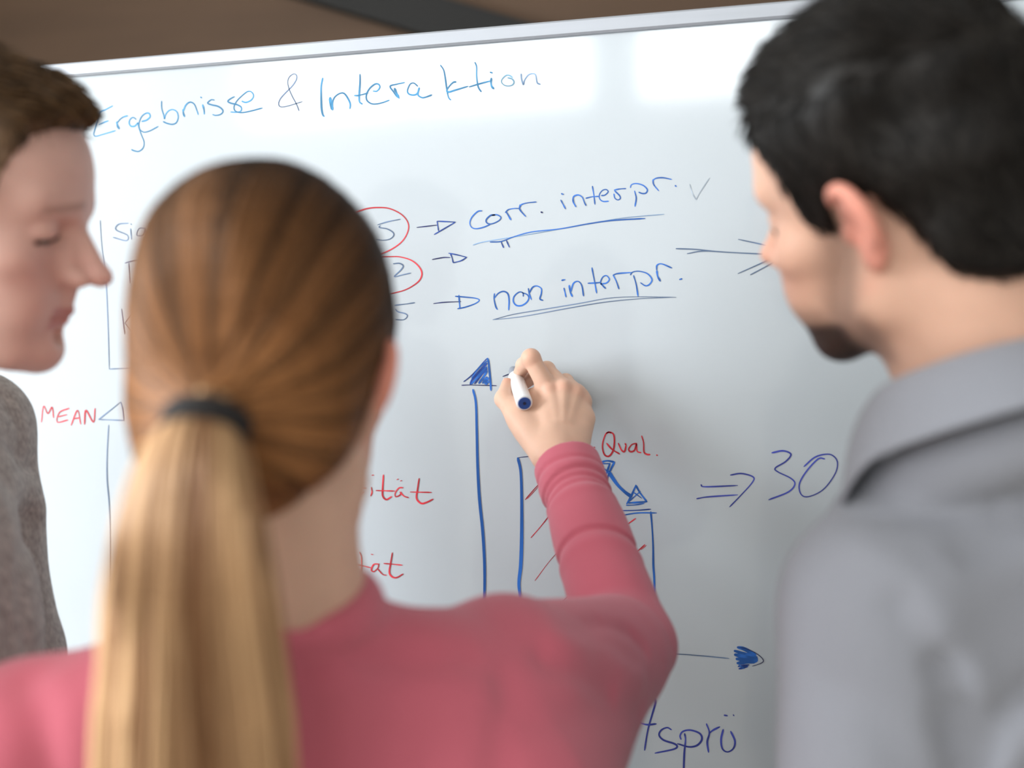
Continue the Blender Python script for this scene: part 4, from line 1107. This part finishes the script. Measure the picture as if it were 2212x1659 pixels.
parts = [person_head(PR, RR, OR, neck_r, (.056, .060))]
lv, lq = limbs_skin(JR); parts.append((lv, lq, SK_R))
for s in 'LR':
    d_ = JR['wr' + s] - JR['el' + s]; d_ /= np.linalg.norm(d_)
    f_ = fwdR - d_ * (fwdR @ d_); f_ /= np.linalg.norm(f_)
    inn = np.cross(d_, f_)
    inn = inn if inn @ (sideR if s == 'L' else -sideR) > 0 else -inn
    parts.append((*relaxed_hand(JR['wr' + s], d_, f_, inn, 1.05), SK_R))
jj = join(parts)
new_obj('body', jj[0], jj[1], 'skin', manR, True, colors=jj[2])
eyes(PR, RR, OR, manR); brows(PR, RR, OR, manR)
def flowR(p):
    top = sst(.07, .11, p[:, 2])[:, None]
    return np.array((.2, 1.0, .1)) * top + np.stack([0 * p[:, 0], -.15 - 3 * np.minimum(p[:, 1], 0) * 0, -1 + 0 * p[:, 0]], 1) * (1 - top)
def colR(p, u): return srgb(25, 21, 18)[None] * (.35 + 1.3 * u)[:, None]
short_hair(PR, RR, OR, manR, 5200, flowR, lambda r: .011 + .009 * sst(.06, .11, r[:, 2]), lambda r: .25 + .2 * sst(.07, .11, r[:, 2]), colR, .0006)
pr = [(ell(JR['chest'], (.172, .120, .22), TR), None), (ell(JR['belly'], (.165, .120, .21), TR), .05), (ell(JR['pelvis'] + (0, 0, .05), (.175, .13, .12), TR), .05), (cone(JR['neck'] - (0, 0, .065), JR['chest'], .062, .11), .05)]
for s in 'LR':
    pr += [(cone(JR['sh' + s], JR['chest'], .052, .10), .03), (cone(JR['neck'] - (0, 0, .075), JR['sh' + s], .052, .057), .035), (cone(JR['sh' + s], JR['el' + s], .062, .056), .025), (cone(JR['el' + s], JR['wr' + s], .052, .042), .02)]
crr = [([(2040, 1440), (2070, 1530), (2075, 1600)], .010, .010), ([(2060, 1560), (2085, 1640), (2080, 1720)], .012, .012), ([(1950, 1310), (2020, 1400), (2050, 1450)], .006, .011), ([(1870, 1190), (1960, 1250), (2040, 1330)], -.004, .014), ([(2110, 1660), (2160, 1560), (2230, 1480)], .008, .010),
       ([(2140, 1700), (2190, 1620), (2240, 1570)], -.006, .012), ([(2000, 1340), (2060, 1420), (2110, 1470)], -.005, .012), ([(1850, 1120), (2000, 1120), (2150, 1100)], .003, .009), ([(2090, 1200), (2150, 1180), (2230, 1120)], .005, .014), ([(2060, 1240), (2140, 1230), (2230, 1180)], -.005, .016), ([(1800, 1480), (1900, 1560), (1960, 1680)], .003, .014)]
def foldsR(x, y, z, v): return .0020 * noise3(x, y, z, 17, 38) + px_creases(v, x, y, z, crr)
ring_c = at(2150, 985, .70)
nr_ = np.array((0, 0, .90)) + fwdR * .43; nr_ /= np.linalg.norm(nr_); fr_ = fwdR - nr_ * (fwdR @ nr_); fr_ /= np.linalg.norm(fr_); sr_ = np.cross(fr_, nr_)
rr_ = [ring_c + fr_ * math.cos(a) * .066 + sr_ * math.sin(a) * .064 for a in np.linspace(0, 2 * math.pi, 21)]
pr += [(cone(rr_[i], rr_[i + 1], .014, .014), .03) for i in range(20)]
garment('shirt', pr, .005, 'shirt', manR, .03, foldsR)
trousers(JR, manR)
# shirt collar: a stand and a leaf folded over it
nd = OR + RR @ np.array((0, -.03, -.04)) - neck_r; nd /= np.linalg.norm(nd)
nd = np.array((0, 0, .90)) + fwdR * .43; nd /= np.linalg.norm(nd)
fz = fwdR - nd * (fwdR @ nd); fz /= np.linalg.norm(fz); sz = np.cross(fz, nd)
cc0 = at(2090, 905, .695)
def collar_pt(a, s):
    """a: angle from the front (0) round the back (pi); s: 0 foot of the stand, .35 fold, 1 leaf edge."""
    side_a = math.sin(a); fr = math.cos(a)
    if s <= .35:
        t = s / .35; r = .070 - .004 * t; hgt = -.012 + .044 * t
    else:
        t = (s - .35) / .65; r = .067 + .004 * math.sin(t * 2) + .028 * t
        leng = .050 + .034 * max(0, fr) ** 2
        hgt = .032 + .004 * math.sin(min(t * 4, math.pi)) - leng * t
    tipf = max(0, fr) ** 3 * .020 * (0 if s <= .35 else (s - .35) / .65)
    drop = -.020 * max(0, fr)
    return cc0 + (fz * fr * (r * 1.06 + tipf) + sz * side_a * r) + nd * (hgt + drop)
na, ns = 64, 16
angs = np.linspace(.22, 2 * math.pi - .22, na)
cvv = [collar_pt(a, s) for a in angs for s in np.linspace(0, 1, ns)]
cff = [(i * ns + j, (i + 1) * ns + j, (i + 1) * ns + j + 1, i * ns + j + 1) for i in range(na - 1) for j in range(ns - 1)]
colr_ob = new_obj('collar', cvv, cff, 'shirt', manR, True)
md = colr_ob.modifiers.new('thickness', 'SOLIDIFY'); md.thickness = .0022; md.offset = 0
